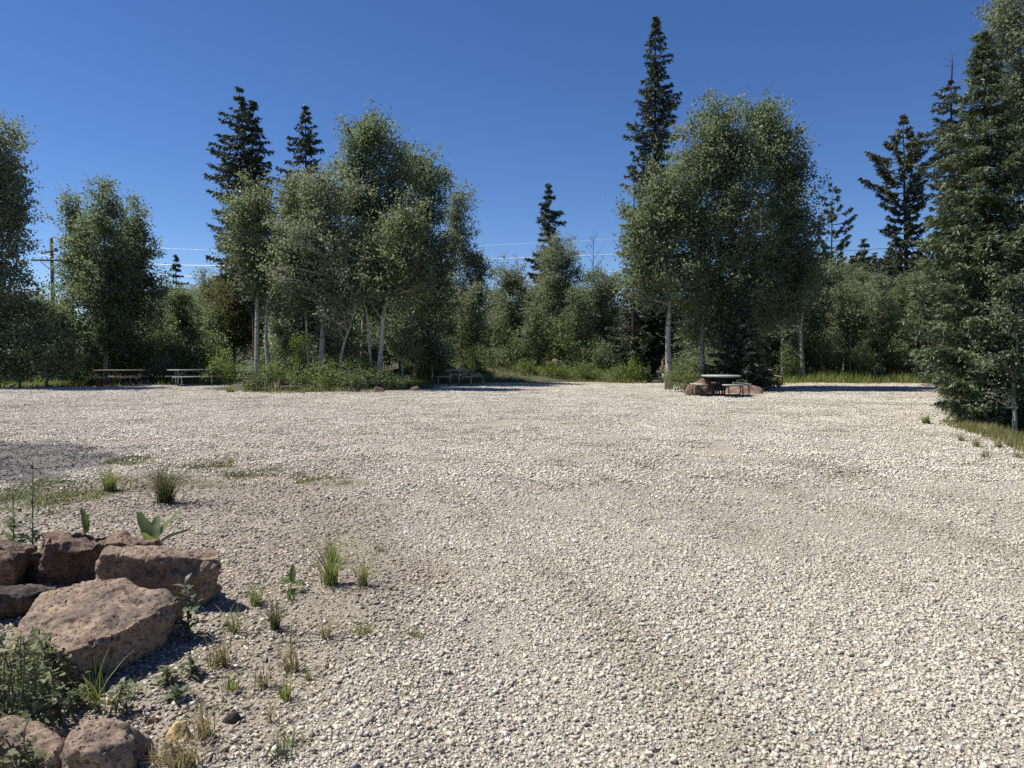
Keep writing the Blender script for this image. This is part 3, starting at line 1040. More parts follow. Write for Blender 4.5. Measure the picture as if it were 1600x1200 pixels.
def snag(label, Y, path, nb, seed, tr=0.08, up=0.6, ln=(0.6, 1.6), t0=0.4):
    r = np.random.default_rng(seed)
    p = px_path(path, Y, r, 0.1)
    p[0, 2] = gz(p[0, 0], Y) - 0.05
    root = thing('dead_tree', label, 'dead tree', tuple(p[0] + np.array((0, 0, .05))))
    org = np.array(root.location)
    G = Geo(); G.tube(p - org, tr * (1 - 0.88 * np.linspace(0, 1, len(p))), 7)
    obj('trunk', G.mesh('trunk', M['dead_wood'], True), root)
    for k in range(nb):
        G = Geo()
        t = r.uniform(t0, 0.97)
        a = np.array([np.interp(t, np.linspace(0, 1, len(p)), p[:, i]) for i in range(3)])
        az = r.uniform(0, 6.28); l = r.uniform(*ln) * (1.25 - t)
        e = a + np.array((math.cos(az) * l, math.sin(az) * l, up * l))
        pts = bezier(a, e, np.array((0, 0, -0.12 * l)), 5)
        G.tube(pts - org, np.linspace(0.022, 0.006, 5), 5, False)
        for j in range(4):
            q = pts[r.integers(2, 5)]
            G.tube(np.stack((q, q + r.normal(0, 0.16, 3) + np.array((0, 0, 0.15)))) - org, (0.008, 0.003), 3, False)
        obj('branch', G.mesh('branch', M['dead_wood'], True), root)
    return root


# --- left edge
broadleaf('aspen_tree', 'tall full aspen cut off by the left edge of the photo', 'tree', 32, [(-14, 603), (-6, 400), (2, 215)],
          [(2, 240, 32, 62), (10, 340, 34, 80), (-40, 330, 60, 130), (0, 470, 52, 70), (-30, 540, 70, 60)], 'aspen_grey', seed=1, limbs=26)
broadleaf('willow_tree', 'dark bushy willow hiding the foot of the left-edge aspen', 'tree', 31.2, [(30, 604), (32, 560), (35, 500)],
          [(30, 560, 48, 42), (80, 560, 40, 40), (-20, 560, 40, 40)], 'willow', 'bark_grey', seed=2, limbs=14, tr=0.06)
broadleaf('aspen_tree', 'short aspen between the left-edge aspen and the utility pole', 'tree', 34, [(72, 600), (74, 540), (76, 470)],
          [(74, 500, 32, 36), (70, 540, 40, 36)], 'aspen_olive', seed=3, limbs=12, tr=0.06)
# --- the clump behind the brown table
broadleaf('aspen_tree', 'aspen with a bushy top just right of the utility pole', 'tree', 37, [(118, 595), (113, 450), (106, 320)],
          [(114, 338, 18, 38), (124, 390, 28, 50), (122, 465, 38, 56), (118, 540, 42, 44)], 'aspen', seed=4, limbs=20)
broadleaf('aspen_tree', 'tallest middle aspen of the clump behind the brown picnic table', 'tree', 36, [(165, 595), (163, 450), (160, 305)],
          [(160, 322, 26, 36), (160, 385, 48, 58), (166, 460, 50, 66), (168, 535, 44, 36)], 'aspen', seed=5, limbs=22)
broadleaf('aspen_tree', 'aspen with pointed crown on the right of the clump behind the brown table', 'tree', 38, [(200, 595), (207, 450), (214, 330)],
          [(212, 348, 20, 36), (210, 405, 38, 55), (214, 475, 40, 64), (210, 542, 40, 36)], 'aspen', seed=6, limbs=20)
conifer('spruce_tree', 'small distant spruce tip above the trees behind the grey table', 'tree', 70, (274, 560), (275, 398),
        [(400, 275, 275), (420, 266, 285), (450, 258, 293), (540, 248, 300)], seed=7, tufts=4, tuft=0.22, step=0.5, twig_gap=0.35)
conifer('spruce_tree', 'tiny thin spruce tip in the gap beside the olive willow', 'tree', 75, (318, 560), (318, 430),
        [(432, 318, 318), (460, 313, 323), (540, 305, 331)], seed=8, tufts=3, tuft=0.2, step=0.5, twig_gap=0.4)
broadleaf('willow_tree', 'olive yellow-green willow behind the left spruce trunk', 'tree', 42, [(366, 580), (364, 500), (362, 420)],
          [(364, 440, 26, 44), (360, 500, 36, 50), (385, 520, 34, 45)], 'willow_olive', 'bark_grey', seed=9, limbs=12, tr=0.07)
# --- the central stand
conifer('spruce_tree', 'big ragged spruce with forked top above the left of the stand', 'tree', 40, (405, 580), (374, 137),
        [(139, 374, 374), (158, 362, 384), (178, 344, 398), (205, 346, 408), (240, 312, 412), (262, 306, 424), (295, 318, 428), (325, 314, 440), (365, 314, 430), (395, 326, 425), (430, 340, 418), (470, 362, 430)],
        'spruce', seed=10, sparse=0.10, step=0.36, per=6, tufts=6, tuft=0.17, tr=0.24, droop=0.34, stubs=12,
        second=((396, 156), (392, 300), [(158, 396, 396), (178, 386, 408), (205, 384, 418), (240, 380, 426), (290, 380, 424)]))
conifer('spruce_tree', 'dark spruce rising just behind the middle of the stand', 'tree', 44, (477, 580), (477, 165),
        [(167, 477, 477), (190, 464, 491), (212, 452, 503), (235, 446, 506), (262, 438, 500), (300, 430, 520), (400, 420, 530), (540, 415, 540)],
        'spruce', seed=11, sparse=0.08, tufts=6, tuft=0.17, step=0.36)
conifer('spruce_tree', 'low dark spruce in the shade under the central stand', 'tree', 38, (440, 590), (446, 470),
        [(472, 446, 446), (500, 430, 462), (540, 415, 475), (585, 405, 488)], 'spruce', seed=12, tufts=5)
broadleaf('aspen_tree', 'aspen with pale twin trunks in front of the ragged spruce', 'tree', 33.5, [(400, 588), (403, 480), (402, 400), (398, 320)],
          [(398, 325, 44, 40), (392, 385, 44, 55), (410, 440, 40, 50)], 'aspen_olive', seed=13, limbs=30, tr=0.13,
          trunks=[[(419, 588), (415, 510), (422, 440), (432, 380)]])
broadleaf('aspen_tree', 'sparse aspen with bare white branches in the middle of the stand', 'tree', 31.5, [(499, 590), (506, 500), (514, 420), (511, 330), (508, 265)],
          [(508, 305, 46, 52), (478, 370, 50, 52), (528, 400, 46, 60), (462, 440, 40, 36), (520, 470, 40, 45)], 'aspen_grey', seed=14, limbs=70, dens=0.62, tr=0.13, limb_r=0.030, twig=0.7)
broadleaf('aspen_tree', 'slim bare-stemmed aspen close beside the sparse white-branched one', 'tree', 32.4, [(482, 590), (480, 500), (470, 420), (452, 340)],
          [(455, 330, 30, 55), (455, 400, 34, 55), (470, 470, 34, 40)], 'aspen_olive', seed=15, limbs=26, dens=0.8, tr=0.08)
broadleaf('aspen_tree', 'tallest aspen of the central stand with broad top', 'tree', 35, [(564, 590), (572, 450), (581, 330), (588, 200)],
          [(588, 222, 36, 44), (558, 240, 30, 40), (618, 262, 32, 46), (556, 310, 44, 60), (608, 340, 52, 70), (570, 400, 56, 70), (598, 465, 48, 50)], 'aspen', seed=16, limbs=46, tr=0.14)
broadleaf('aspen_tree', 'leaning white aspen with bent trunk at the front of the stand', 'tree', 30.5, [(588, 596), (597, 540), (601, 470), (618, 420), (640, 350)],
          [(636, 350, 34, 42), (622, 400, 44, 50), (652, 430, 34, 50), (600, 455, 44, 40)], 'aspen_olive', seed=17, limbs=46, dens=0.8, tr=0.12, limb_r=0.028,
          trunks=[[(582, 596), (580, 560), (574, 500), (560, 430)]])
broadleaf('aspen_tree', 'thin crooked white aspen standing between the bigger white trunks', 'tree', 30.8, [(527, 594), (536, 540), (552, 500), (560, 440), (572, 400)],
          [(565, 410, 34, 36), (545, 455, 36, 36), (530, 500, 30, 34)], 'aspen_grey', seed=18, limbs=40, dens=0.5, tr=0.07, limb_r=0.026, twig=0.8)
broadleaf('aspen_tree', 'aspen with rounded top on the right of the central stand', 'tree', 37, [(648, 590), (652, 450), (655, 270)],
          [(654, 262, 26, 32), (664, 310, 36, 52), (650, 370, 44, 60), (672, 430, 38, 70), (655, 510, 44, 50)], 'aspen', seed=19, limbs=36)
broadleaf('aspen_tree', 'slim silvery aspen at the end of the stand, crossed by wires', 'tree', 46, [(703, 575), (704, 450), (713, 315)],
          [(714, 325, 20, 32), (716, 375, 28, 50), (724, 430, 32, 55), (712, 495, 38, 50)], 'aspen_grey', seed=20, limbs=24, dens=0.85, leaf=0.10, tri=True)
broadleaf('aspen_tree', 'short thin-leaved aspen right of the slim silvery one', 'tree', 47, [(742, 575), (744, 500), (746, 420)],
          [(744, 430, 18, 36), (744, 490, 24, 46)], 'aspen_grey', seed=21, limbs=14, dens=0.8, leaf=0.10, tri=True, tr=0.07)
for i, (bx, by, rx, ry, Yy, lab) in enumerate(((445, 520, 24, 40, 34.5, 'young aspen filling the gap right of the twin pale trunks'), (512, 520, 22, 40, 33.0, 'young leafy aspen at the foot of the white-branched aspen'),
        (548, 530, 24, 34, 33.5, 'young aspen between the middle white trunks'), (628, 515, 26, 44, 33.0, 'young aspen just right of the leaning white trunk'), (675, 540, 28, 36, 36.0, 'young aspen under the round-topped aspen by the mound'))):
    broadleaf('young_aspen', lab, 'tree', Yy, [(bx, 594), (bx + 2, by + 10), (bx + 4, by - ry)], [(bx, by, rx, ry), (bx + 6, by + 22, rx, ry * 0.6)], 'aspen_grey', seed=80 + i, limbs=14, dens=0.6, tr=0.035, limb_r=0.012)
# --- centre distance
conifer('spruce_tree', 'dark pointed spruce above the low trees at the middle of the photo', 'tree', 52, (862, 570), (857, 288),
        [(290, 857, 857), (312, 849, 866), (332, 842, 884), (348, 832, 893), (366, 846, 874), (384, 824, 880), (410, 822, 893), (440, 830, 890), (480, 825, 890), (550, 820, 900)],
        'spruce', seed=22, sparse=0.15, step=0.40, tuft=0.22, tufts=6, droop=0.30)
broadleaf('aspen_tree', 'low rounded aspen left of the middle spruce', 'tree', 50, [(796, 575), (796, 500), (797, 420)],
          [(797, 438, 26, 28), (795, 485, 36, 45), (792, 540, 40, 34)], 'aspen_grey', seed=23, limbs=16, leaf=0.10, tri=True, tr=0.08)
broadleaf('aspen_tree', 'rounded aspen standing in front of the middle spruce', 'tree', 48, [(872, 575), (874, 500), (872, 390)],
          [(872, 402, 32, 32), (874, 455, 42, 48), (872, 520, 44, 45)], 'aspen_grey', seed=24, limbs=20, leaf=0.10, tri=True, tr=0.09)
broadleaf('aspen_tree', 'low aspen between the middle spruce and the big round aspen', 'tree', 49, [(942, 575), (941, 510), (940, 435)],
          [(940, 452, 30, 30), (944, 500, 38, 45), (948, 548, 40, 30)], 'aspen', seed=25, limbs=16, leaf=0.10, tri=True, tr=0.08)
snag('bare dead tree with upright twigs left of the big round aspen', 54, [(924, 575), (925, 480), (928, 368)], 14, 26, 0.085, 1.3, (0.9, 2.0), 0.66)
snag('thin dead pole of a tree above the low aspen near the wires', 56, [(809, 570), (809, 480), (808, 392)], 7, 27, 0.07, 0.1, (0.2, 0.5), 0.6)
# --- the big round aspen group
conifer('spruce_tree', 'tallest dark spruce, rising behind the big round aspen', 'tree', 42, (1020, 580), (1025, 25),
        [(27, 1025, 1025), (48, 1016, 1034), (70, 1010, 1040), (92, 1006, 1056), (112, 1010, 1044), (132, 994, 1052), (158, 990, 1073), (176, 996, 1062), (196, 970, 1060), (216, 986, 1062), (240, 990, 1055), (320, 980, 1065), (450, 965, 1080), (560, 955, 1085)],
        'spruce', seed=28, sparse=0.10, step=0.34, per=7, tufts=6, tuft=0.17, droop=0.34, tr=0.22)
conifer('spruce_tree', 'scraggly half-bare spruce at the left of the tallest one', 'tree', 39, (990, 580), (991, 236),
        [(238, 991, 991), (262, 976, 1000), (300, 962, 1010), (340, 958, 1012), (390, 955, 1012), (430, 958, 1018), (500, 955, 1025), (555, 952, 1030)],
        'spruce_olive', seed=29, sparse=0.42, step=0.42, tufts=4, tuft=0.16, droop=0.35, clear=0.4, stubs=10, tr=0.14)
conifer('spruce_tree', 'dark low spruce in shade under the big round aspen', 'tree', 41, (985, 578), (986, 455),
        [(458, 986, 986), (490, 965, 1008), (530, 948, 1026), (565, 940, 1036)], 'spruce', seed=30, tufts=5, step=0.3)
broadleaf('aspen_tree', 'aspen with thick white trunk left of the round picnic table', 'tree', 30.5, [(1044, 592), (1045, 520), (1046, 450), (1040, 330)],
          [(1040, 310, 46, 50), (1012, 365, 44, 60), (1002, 430, 40, 50), (1050, 440, 56, 52), (1060, 360, 44, 60)], 'aspen', seed=31, limbs=34, tr=0.16, dens=0.8)
broadleaf('aspen_tree', 'biggest aspen with broad rounded crown behind the round picnic table', 'tree', 31, [(1140, 600), (1142, 480), (1143, 360), (1140, 190)],
          [(1130, 196, 36, 42), (1105, 250, 56, 56), (1150, 260, 50, 70), (1090, 330, 60, 70), (1150, 370, 66, 80), (1110, 440, 66, 66), (1165, 460, 56, 60), (1110, 515, 56, 36)], 'aspen', seed=32, limbs=60, tr=0.16, limb_r=0.028,
          trunks=[[(1098, 598), (1097, 520), (1106, 440), (1116, 330)]])
broadleaf('aspen_tree', 'aspen forming the right shoulder of the big rounded crown', 'tree', 32.5, [(1172, 598), (1172, 460), (1180, 340), (1192, 180)],
          [(1194, 182, 28, 36), (1198, 235, 46, 50), (1232, 270, 34, 46), (1222, 330, 50, 62), (1244, 385, 42, 56), (1205, 420, 58, 66), (1238, 450, 46, 50), (1200, 490, 44, 34)], 'aspen', seed=33, limbs=46, tr=0.13)
conifer('spruce_tree', 'dense dark young spruce right behind the round picnic table', 'tree', 29.6, (1156, 606), (1156, 455),
        [(458, 1156, 1156), (490, 1138, 1174), (530, 1118, 1193), (565, 1103, 1205), (590, 1096, 1214), (606, 1102, 1214)], 'spruce', seed=34, step=0.17, per=8, tufts=7, tuft=0.11, twig_gap=0.16, droop=0.15)
# --- right background
conifer('pine_tree', 'thin scraggly pine against the sky right of the big aspen', 'tree', 55, (1300, 575), (1300, 284),
        [(286, 1300, 1300), (306, 1288, 1328), (332, 1284, 1334), (362, 1280, 1344), (392, 1284, 1336), (430, 1286, 1320)],
        'spruce_olive', seed=35, sparse=0.25, step=0.5, tufts=6, tuft=0.18, clear=0.55, up=0.3, droop=0.1, tr=0.14)
conifer('pine_tree', 'open-branched pine with long side limbs left of the right-hand trees', 'tree', 45, (1416, 580), (1412, 180),
        [(182, 1412, 1412), (204, 1398, 1426), (232, 1378, 1440), (262, 1342, 1450), (285, 1340, 1452), (312, 1358, 1452), (345, 1382, 1450), (400, 1378, 1452), (470, 1390, 1445)],
        'spruce_olive', seed=36, sparse=0.10, step=0.40, tufts=8, tuft=0.18, clear=0.35, up=0.25, droop=0.12, tr=0.2, stubs=8)
conifer('spruce_tree', 'dark spruce poking out of the wood left of the open-branched pine', 'tree', 52, (1352, 575), (1350, 372),
        [(374, 1350, 1350), (400, 1338, 1362), (430, 1330, 1370), (520, 1322, 1380)], 'spruce_olive', seed=45, sparse=0.15, step=0.42, tuft=0.2, tr=0.15)
conifer('spruce_tree', 'shorter dark spruce in the wood below the open-branched pine', 'tree', 50, (1388, 575), (1390, 392),
        [(394, 1390, 1390), (420, 1378, 1402), (450, 1370, 1410), (530, 1362, 1418)], 'spruce_olive', seed=46, sparse=0.2, step=0.42, tuft=0.2, tr=0.15)
conifer('spruce_tree', 'tall spruce with dead bare tip behind the right-hand fir', 'tree', 34, (1490, 590), (1487, 122),
        [(124, 1487, 1487), (150, 1462, 1512), (190, 1440, 1522), (230, 1434, 1530), (300, 1440, 1542), (400, 1435, 1545), (560, 1430, 1550)],
        'spruce_olive', seed=37, sparse=0.18, tufts=6, tuft=0.16, dead_top=(1487, 78), tr=0.22)
conifer('fir_tree', 'large near fir with full layered boughs at the right edge', 'tree', 15.4, (1552, 672), (1536, 48),
        [(50, 1536, 1536), (90, 1522, 1552), (150, 1504, 1570), (200, 1488, 1582), (260, 1470, 1604), (300, 1456, 1622), (380, 1440, 1645), (450, 1434, 1662), (520, 1440, 1672), (580, 1456, 1672), (622, 1474, 1660), (648, 1490, 1640)],
        'fir', seed=38, sparse=0.04, clear=0.14, step=0.27, per=14, tufts=12, tuft=0.080, wid=0.17, twig_gap=0.115, droop=0.20, up=0.05, tr=0.15)
broadleaf('aspen_tree', 'tall aspen with pale leaves behind the fir at the top right corner', 'tree', 18, [(1650, 660), (1640, 300), (1610, -80)],
          [(1572, 30, 30, 50), (1580, 120, 30, 46), (1606, -20, 50, 60), (1590, 80, 40, 60), (1630, 150, 60, 80), (1596, 190, 36, 60), (1640, 280, 60, 80), (1660, 420, 60, 90)], 'aspen_grey', seed=39, leaf=0.062, limbs=30, dens=0.95, cl_sig=0.16)
broadleaf('aspen_sapling', 'slender aspen sapling with grey stem in front of the fir', 'sapling', 14.4, [(1583, 672), (1588, 600), (1584, 520), (1576, 430)],
          [(1574, 452, 26, 32), (1558, 510, 34, 34), (1592, 500, 34, 50), (1548, 560, 28, 26), (1590, 580, 36, 34), (1562, 620, 26, 16)], 'aspen_grey', 'bark_aspen', seed=40, leaf=0.058, limbs=26, dens=0.5, cl_sig=0.10, per=11, tr=0.045, limb_r=0.009)

# --- filler trees of the wood behind
FP = []
for i, (mt, hh) in enumerate((('aspen', 1.0), ('aspen_grey', 1.0), ('willow', 0.8), ('aspen_olive', 0.9))):
    Yp = 50
    t = broadleaf('aspen_tree', 'slender grey-green aspen in the dense wood', 'tree', Yp, [(800, 575), (802, 480), (800, 400)],
                  [(800, 415, 22, 30), (798, 455, 30, 40), (804, 495, 32, 36)] + ([(800, 545, 34, 30)] if i == 2 else []), mt, 'bark_aspen', seed=60 + i, limbs=14, leaf=0.105, tri=True, tr=0.075, dens=0.9)
    FP.append(t)
LAND = [(-10, 'the left-edge aspen'), (80, 'the utility pole'), (112, 'the bushy-topped aspen'), (188, 'the brown picnic table'), (228, 'the black boulder'), (275, 'the distant spruce tip'),
        (300, 'the grey picnic table'), (364, 'the olive willow'), (405, 'the twin pale trunks'), (440, 'the low shaded spruce'), (477, 'the dark spruce top'), (506, 'the white-branched aspen'),
        (540, 'the crooked white aspen'), (597, 'the leaning white aspen'), (650, 'the round-topped aspen'), (704, 'the silvery aspen'), (720, 'the steel-framed table'), (770, 'the tall grey-green shrub'),
        (796, 'the low rounded aspen'), (860, 'the middle spruce'), (925, 'the bare dead tree'), (962, 'the small dark edge shrub'), (1000, 'the scraggly spruce'), (1040, 'the thick white trunk'),
        (1125, 'the round picnic table'), (1200, 'the dark young spruce'), (1252, 'the forked white trunk'), (1300, 'the thin scraggly pine'), (1345, 'the tip of the tree shadow'), (1412, 'the open-branched pine'),
        (1448, 'the lone gravel tuft'), (1490, 'the dead-topped spruce'), (1550, 'the near fir trunk'), (1586, 'the aspen sapling')]
said = set()


def place_label(head, px):
    near = sorted(LAND, key=lambda q: abs(q[0] - px))
    for words in (('just behind', 'a little left of', 'a little right of'), ('deep in the wood behind', 'farther left of', 'farther right of'), ('well behind', 'well left of', 'well right of')):
        for lx, nm in near[:5]:
            w = words[0] if abs(lx - px) < 9 else (words[1] if px < lx else words[2])
            lab = '%s %s %s' % (head, w, nm)
            if lab not in said:
                said.add(lab)
                return lab
    return head


fill = []
for (a, b, top, Yd, n, lab) in (
        (-30, 260, 478, 46, 10, 'slender aspen in the dense wood left of the utility pole'),
        (225, 350, 450, 48, 9, 'slender aspen in the wood behind the grey picnic table'),
        (400, 680, 400, 50, 8, 'slim aspen deep in shade behind the central stand'),
        (690, 980, 462, 56, 10, 'small aspen in the low wood under the wires'),
        (1190, 1300, 420, 44, 7, 'slim aspen in the wood right of the big round aspen'),
        (1300, 1450, 440, 43, 9, 'bushy aspen along the far meadow'),
        (1490, 1700, 380, 33, 8, 'tall shaded aspen in the wood behind the right-hand fir')):
    for k in range(n):
        px_ = a + (b - a) * (k + rng.uniform(0.1, 0.9)) / n
        fill.append((px_, top + rng.uniform(-32, 22), Yd + rng.uniform(-3, 5), place_label(lab.split(' aspen')[0] + ' aspen', px_), lab.replace('aspen ', 'aspens ', 1)))
H0 = at(800, 388, 50)[2]
for i, (px, top, Yd, lab, grp) in enumerate(fill):
    P_ = at(px, 560, Yd)
    z0 = gz(P_[0], Yd)
    s = (at(px, top, Yd)[2] - z0) / H0
    loc = (P_[0], Yd, z0)
    wide = s * rng.uniform(0.95, 1.35)
    if i < 4:
        t = FP[i]
        t.location = loc; t.scale = (wide, wide, s); t['label'] = lab; t['group'] = grp
    else:
        copy_thing(FP[i % 4], loc, rng.uniform(0, 6.28), (wide, wide, s), lab, grp)

# slim pale-stemmed young aspens along the edge of the wood
for i, (bx, top, Yy, lab) in enumerate(((1222, 440, 39.0, 'slim pale-stemmed aspen nearest the dark young spruce, across the meadow'), (1284, 430, 40.0, 'slim pale-stemmed aspen below the thin scraggly pine'),
        (1328, 452, 39.4, 'slim pale-stemmed aspen above the end of the tree shadow'), (1376, 436, 40.2, 'slim pale-stemmed aspen left of the open-branched pine'), (1432, 445, 39.0, 'slim pale-stemmed aspen between the open-branched pine and the near fir'),
        (690, 440, 41.0, 'slim pale-stemmed aspen behind the far grey table'), (742, 455, 42.0, 'slim pale-stemmed aspen left of the tall grey-green shrub'), (832, 470, 42.5, 'slim pale-stemmed aspen left of the middle spruce'),
        (905, 450, 42.0, 'slim pale-stemmed aspen below the bare dead tree'), (240, 470, 40.0, 'slim pale-stemmed aspen right of the black lava boulder'), (335, 490, 41.0, 'slim pale-stemmed aspen left of the olive willow'))):
    r0 = np.random.default_rng(300 + i)
    ln = r0.uniform(-9, 9)
    broadleaf('young_aspen', lab, 'tree', Yy, [(bx, 590), (bx + ln * .4, 520), (bx + ln, top)], [(bx + ln, top + 14, 14, 22), (bx + ln * .8, top + 48, 20, 28), (bx + ln * .5 + r0.uniform(-6, 6), top + 76, 18, 16)],
              ('aspen_grey', 'aspen', 'willow')[i % 3], seed=320 + i, limbs=16, dens=0.62, tr=0.055, limb_r=0.018, tri=True)

# white leaning stems right of the big aspen
broadleaf('aspen_tree', 'half-bare aspen with bright white forked trunk at the meadow edge', 'tree', 38.4, [(1254, 580), (1252, 520), (1257, 470), (1262, 430)],
          [(1262, 425, 22, 30), (1246, 450, 20, 24)], 'aspen', seed=70, limbs=16, dens=0.6, tr=0.11, trunks=[[(1250, 580), (1251, 520), (1244, 470), (1236, 430)]])

# ------------------------------------------------------------------ shrubs
def shrub(name, label, cat, Y, blobs, mat='shrub', leaf=0.07, dens=1.0, seed=0, stems=7, group=None, bright=None, per=16, sig=0.11, tri=False):
    r = np.random.default_rng(seed + 5000)
    m = Y / F
    bx, by, rx, ry = blobs[0]
    c = at(bx, by, Y)
    z0 = gz(c[0], Y) if Y > 10 else 0.0
    root = thing(name, label, cat, (c[0], Y, z0), group)
    org = np.array(root.location)
    cent = []
    for (bx, by, rx, ry) in blobs:
        c = at(bx, by, Y)
        a, b = rx * m, ry * m
        k = max(8, int(dens * 55 * math.pi * a * b * (0.07 / leaf) ** 1.5))
        d = unit(r.normal(size=(k, 3)))
        p = d * (r.uniform(0.1, 1, k) ** (1 / 2.0))[:, None] * np.array((a, a * 0.9, b))
        p *= (0.92 + 0.36 * noise3(d * 2.4 + c, 1.0, seed) + 0.22 * noise3(d * 6 + c, 1.0, seed + 2) + r.normal(0, 0.07, k))[:, None]
        cent.append(c + p)
    cent = np.concatenate(cent)
    cent = cent[cent[:, 2] > z0 + 0.02]
    G = Geo()
    for i in r.choice(len(cent), min(stems * len(blobs), len(cent)), replace=False):
        e = cent[i]
        a = np.array((org[0] + (e[0] - org[0]) * 0.55, org[1] + (e[1] - org[1]) * 0.5, z0 - 0.03))
        G.tube(bezier(a, e, np.array((0, 0, 0.08)), 5) - org, np.linspace(0.014, 0.004, 5) * min(1, m * 30), 4, False)
    obj('stem', G.mesh('stem', M['stem'], True), root)
    k = len(cent)
    cnt = np.maximum(3, r.poisson(per, k)); ci = np.repeat(np.arange(k), cnt)
    p = cent[ci] + r.normal(size=(len(ci), 3)) * sig
    p = p[p[:, 2] > z0 + 0.01]
    v, f, t = leaf_quads(p - org, leaf, 0.5, 0.62, r, tri)
    obj('foliage', mesh_np('foliage', v, f, M[mat], t), root)
    return root


ISL = 'shrubs on the island below the central stand'
for i, (px, py, rx, ry, Yd, mt, lab) in enumerate((
        (398, 590, 26, 24, 29.2, 'shrub_dark', 'dark rounded shrub at the left end of the island'),
        (345, 575, 30, 30, 34.0, 'shrub', 'light green bushy shrub beside the grey picnic table'),
        (430, 580, 26, 20, 29.6, 'shrub', 'mid-green shrub below the twin-trunk aspen'),
        (466, 590, 20, 22, 28.8, 'shrub_dark', 'grey-green shrub behind the pale rock on the island'),
        (505, 588, 34, 26, 28.9, 'shrub', 'broad full green shrub at the front middle of the island'),
        (545, 592, 28, 22, 28.6, 'shrub_dark', 'dark low shrub in front of the white trunks'),
        (560, 574, 30, 16, 30.0, 'shrub', 'light green shrub around the feet of the white trunks'),
        (600, 590, 26, 20, 29.2, 'shrub_dark', 'dark shrub at the foot of the leaning white aspen'),
        (632, 596, 26, 14, 29.5, 'shrub', 'low spreading shrub at the right end of the island'),
        (655, 560, 28, 22, 37.0, 'shrub_dark', 'dark shrub on the mound left of the far grey table'),
        (640, 545, 24, 18, 39.5, 'willow', 'pale grey-green shrub high on the mound'),
        (690, 568, 26, 16, 38.0, 'shrub', 'yellow-green shrub on the mound behind the far grey table'),
        (735, 560, 26, 26, 38.0, 'shrub_dark', 'dark shrub behind the right bench of the far grey table'),
        (770, 565, 30, 34, 39.5, 'willow', 'tall grey-green shrub right of the far grey table'),
        (820, 578, 26, 20, 38.8, 'shrub', 'green shrub at the back edge below the low rounded aspen'),
        (868, 580, 30, 18, 38.6, 'weed_bright', 'bright green shrub below the brown rock at the back edge'),
        (915, 580, 28, 20, 38.4, 'shrub', 'green shrub at the back edge below the dead tree'),
        (962, 584, 18, 14, 37.0, 'shrub_dark', 'small dark shrub standing out at the back edge'),
        (990, 580, 30, 20, 37.6, 'weed_bright', 'bright green shrub at the back edge left of the brown post'),
        (1064, 592, 32, 22, 28.4, 'shrub', 'bright leafy shrub beside the red boulder'),
        (1052, 572, 22, 20, 33.5, 'shrub_dark', 'shaded green shrub behind the thick white trunk'),
        (1088, 562, 30, 34, 36.5, 'willow', 'tall shaded bush between the two white trunks behind the round table'),
        (1120, 575, 26, 22, 34.5, 'shrub_dark', 'shaded shrub in the gloom behind the round table'),
        (1082, 580, 18, 16, 29.2, 'shrub_dark', 'small shrub behind the red boulder and round table'),
        (128, 588, 24, 16, 34.5, 'shrub_dark', 'shaded shrub at the left end of the brown table'),
        (1296, 545, 26, 34, 39.0, 'willow', 'tall pale willow bush at the meadow edge right of the forked white trunk'),
        (1345, 556, 24, 26, 38.6, 'willow', 'rounded pale willow bush behind the end of the tree shadow'),
        (1398, 548, 26, 30, 39.0, 'willow', 'pale willow bush at the meadow edge below the open-branched pine'),
        (1232, 560, 18, 24, 38.2, 'shrub_dark', 'small green bush at the meadow edge right of the dark young spruce'),
        (195, 575, 24, 18, 37.0, 'weed_bright', 'sunlit pale shrub glimpsed behind the brown table'),
        (252, 575, 26, 26, 36.0, 'willow', 'grey-green willow bush between the two left tables'),
        (300, 578, 30, 20, 37.0, 'shrub', 'green bush directly behind the grey picnic table'))):
    shrub('shrub', lab, 'shrub', Yd, [(px, py, rx, ry), (px + rx * 0.5, py + ry * 0.35, rx * 0.6, ry * 0.6)], mt, seed=i, dens=1.0, tri=Yd > 33, leaf=0.075 if Yd < 33 else 0.09)
shrub('sapling', 'yellow-green feathery sapling in the shade of the stand', 'sapling', 31, [(464, 540, 14, 16), (478, 530, 10, 12), (468, 565, 12, 18)], 'weed_bright', seed=40, dens=0.7)

# understorey willows behind the edge
UP = [shrub('willow_bush', 'grey willow bush', 'bush', 42, [(800, 545, 26, 28), (815, 555, 22, 20), (786, 556, 20, 18)], mt, seed=50 + i, leaf=0.10, tri=True)
      for i, mt in enumerate(('willow', 'shrub_dark', 'willow'))]
und = []
for (a, b, Yd, n, lab) in ((-60, 230, 38, 10, 'dark willow bush under the aspens at the left edge'),
                           (220, 345, 39, 5, 'grey willow bush in the wood behind the grey table'),
                           (410, 640, 38, 8, 'shaded bush among the trunks of the central stand'),
                           (680, 1010, 43, 9, 'grey willow bush behind the green edge of the lot'),
                           (1190, 1460, 42, 6, 'pale willow bush behind the far meadow grass'),
                           (1510, 1740, 24, 8, 'low shaded bush in the shade behind the right-hand fir')):
    for k in range(n):
        px_ = a + (b - a) * (k + rng.uniform(0.1, 0.9)) / n
        und.append((px_, Yd + rng.uniform(-1.5, 3), place_label(lab.split(' bush')[0] + ' bush', px_), lab.replace('bush ', 'bushes ', 1)))
for i, (px, Yd, lab, grp) in enumerate(und):
    P_ = at(px, 560, Yd)
    loc = (P_[0], Yd, gz(P_[0], Yd))
    s = rng.uniform(0.8, 1.35) * (1.45 if 'trunks' in lab else 1.1)
    if i < 3:
        t = UP[i]; t.location = loc; t.scale = (s, s, s); t['label'] = lab; t['group'] = grp
    else:
        copy_thing(UP[i % 3], loc, rng.uniform(0, 6.28), s, lab, grp)


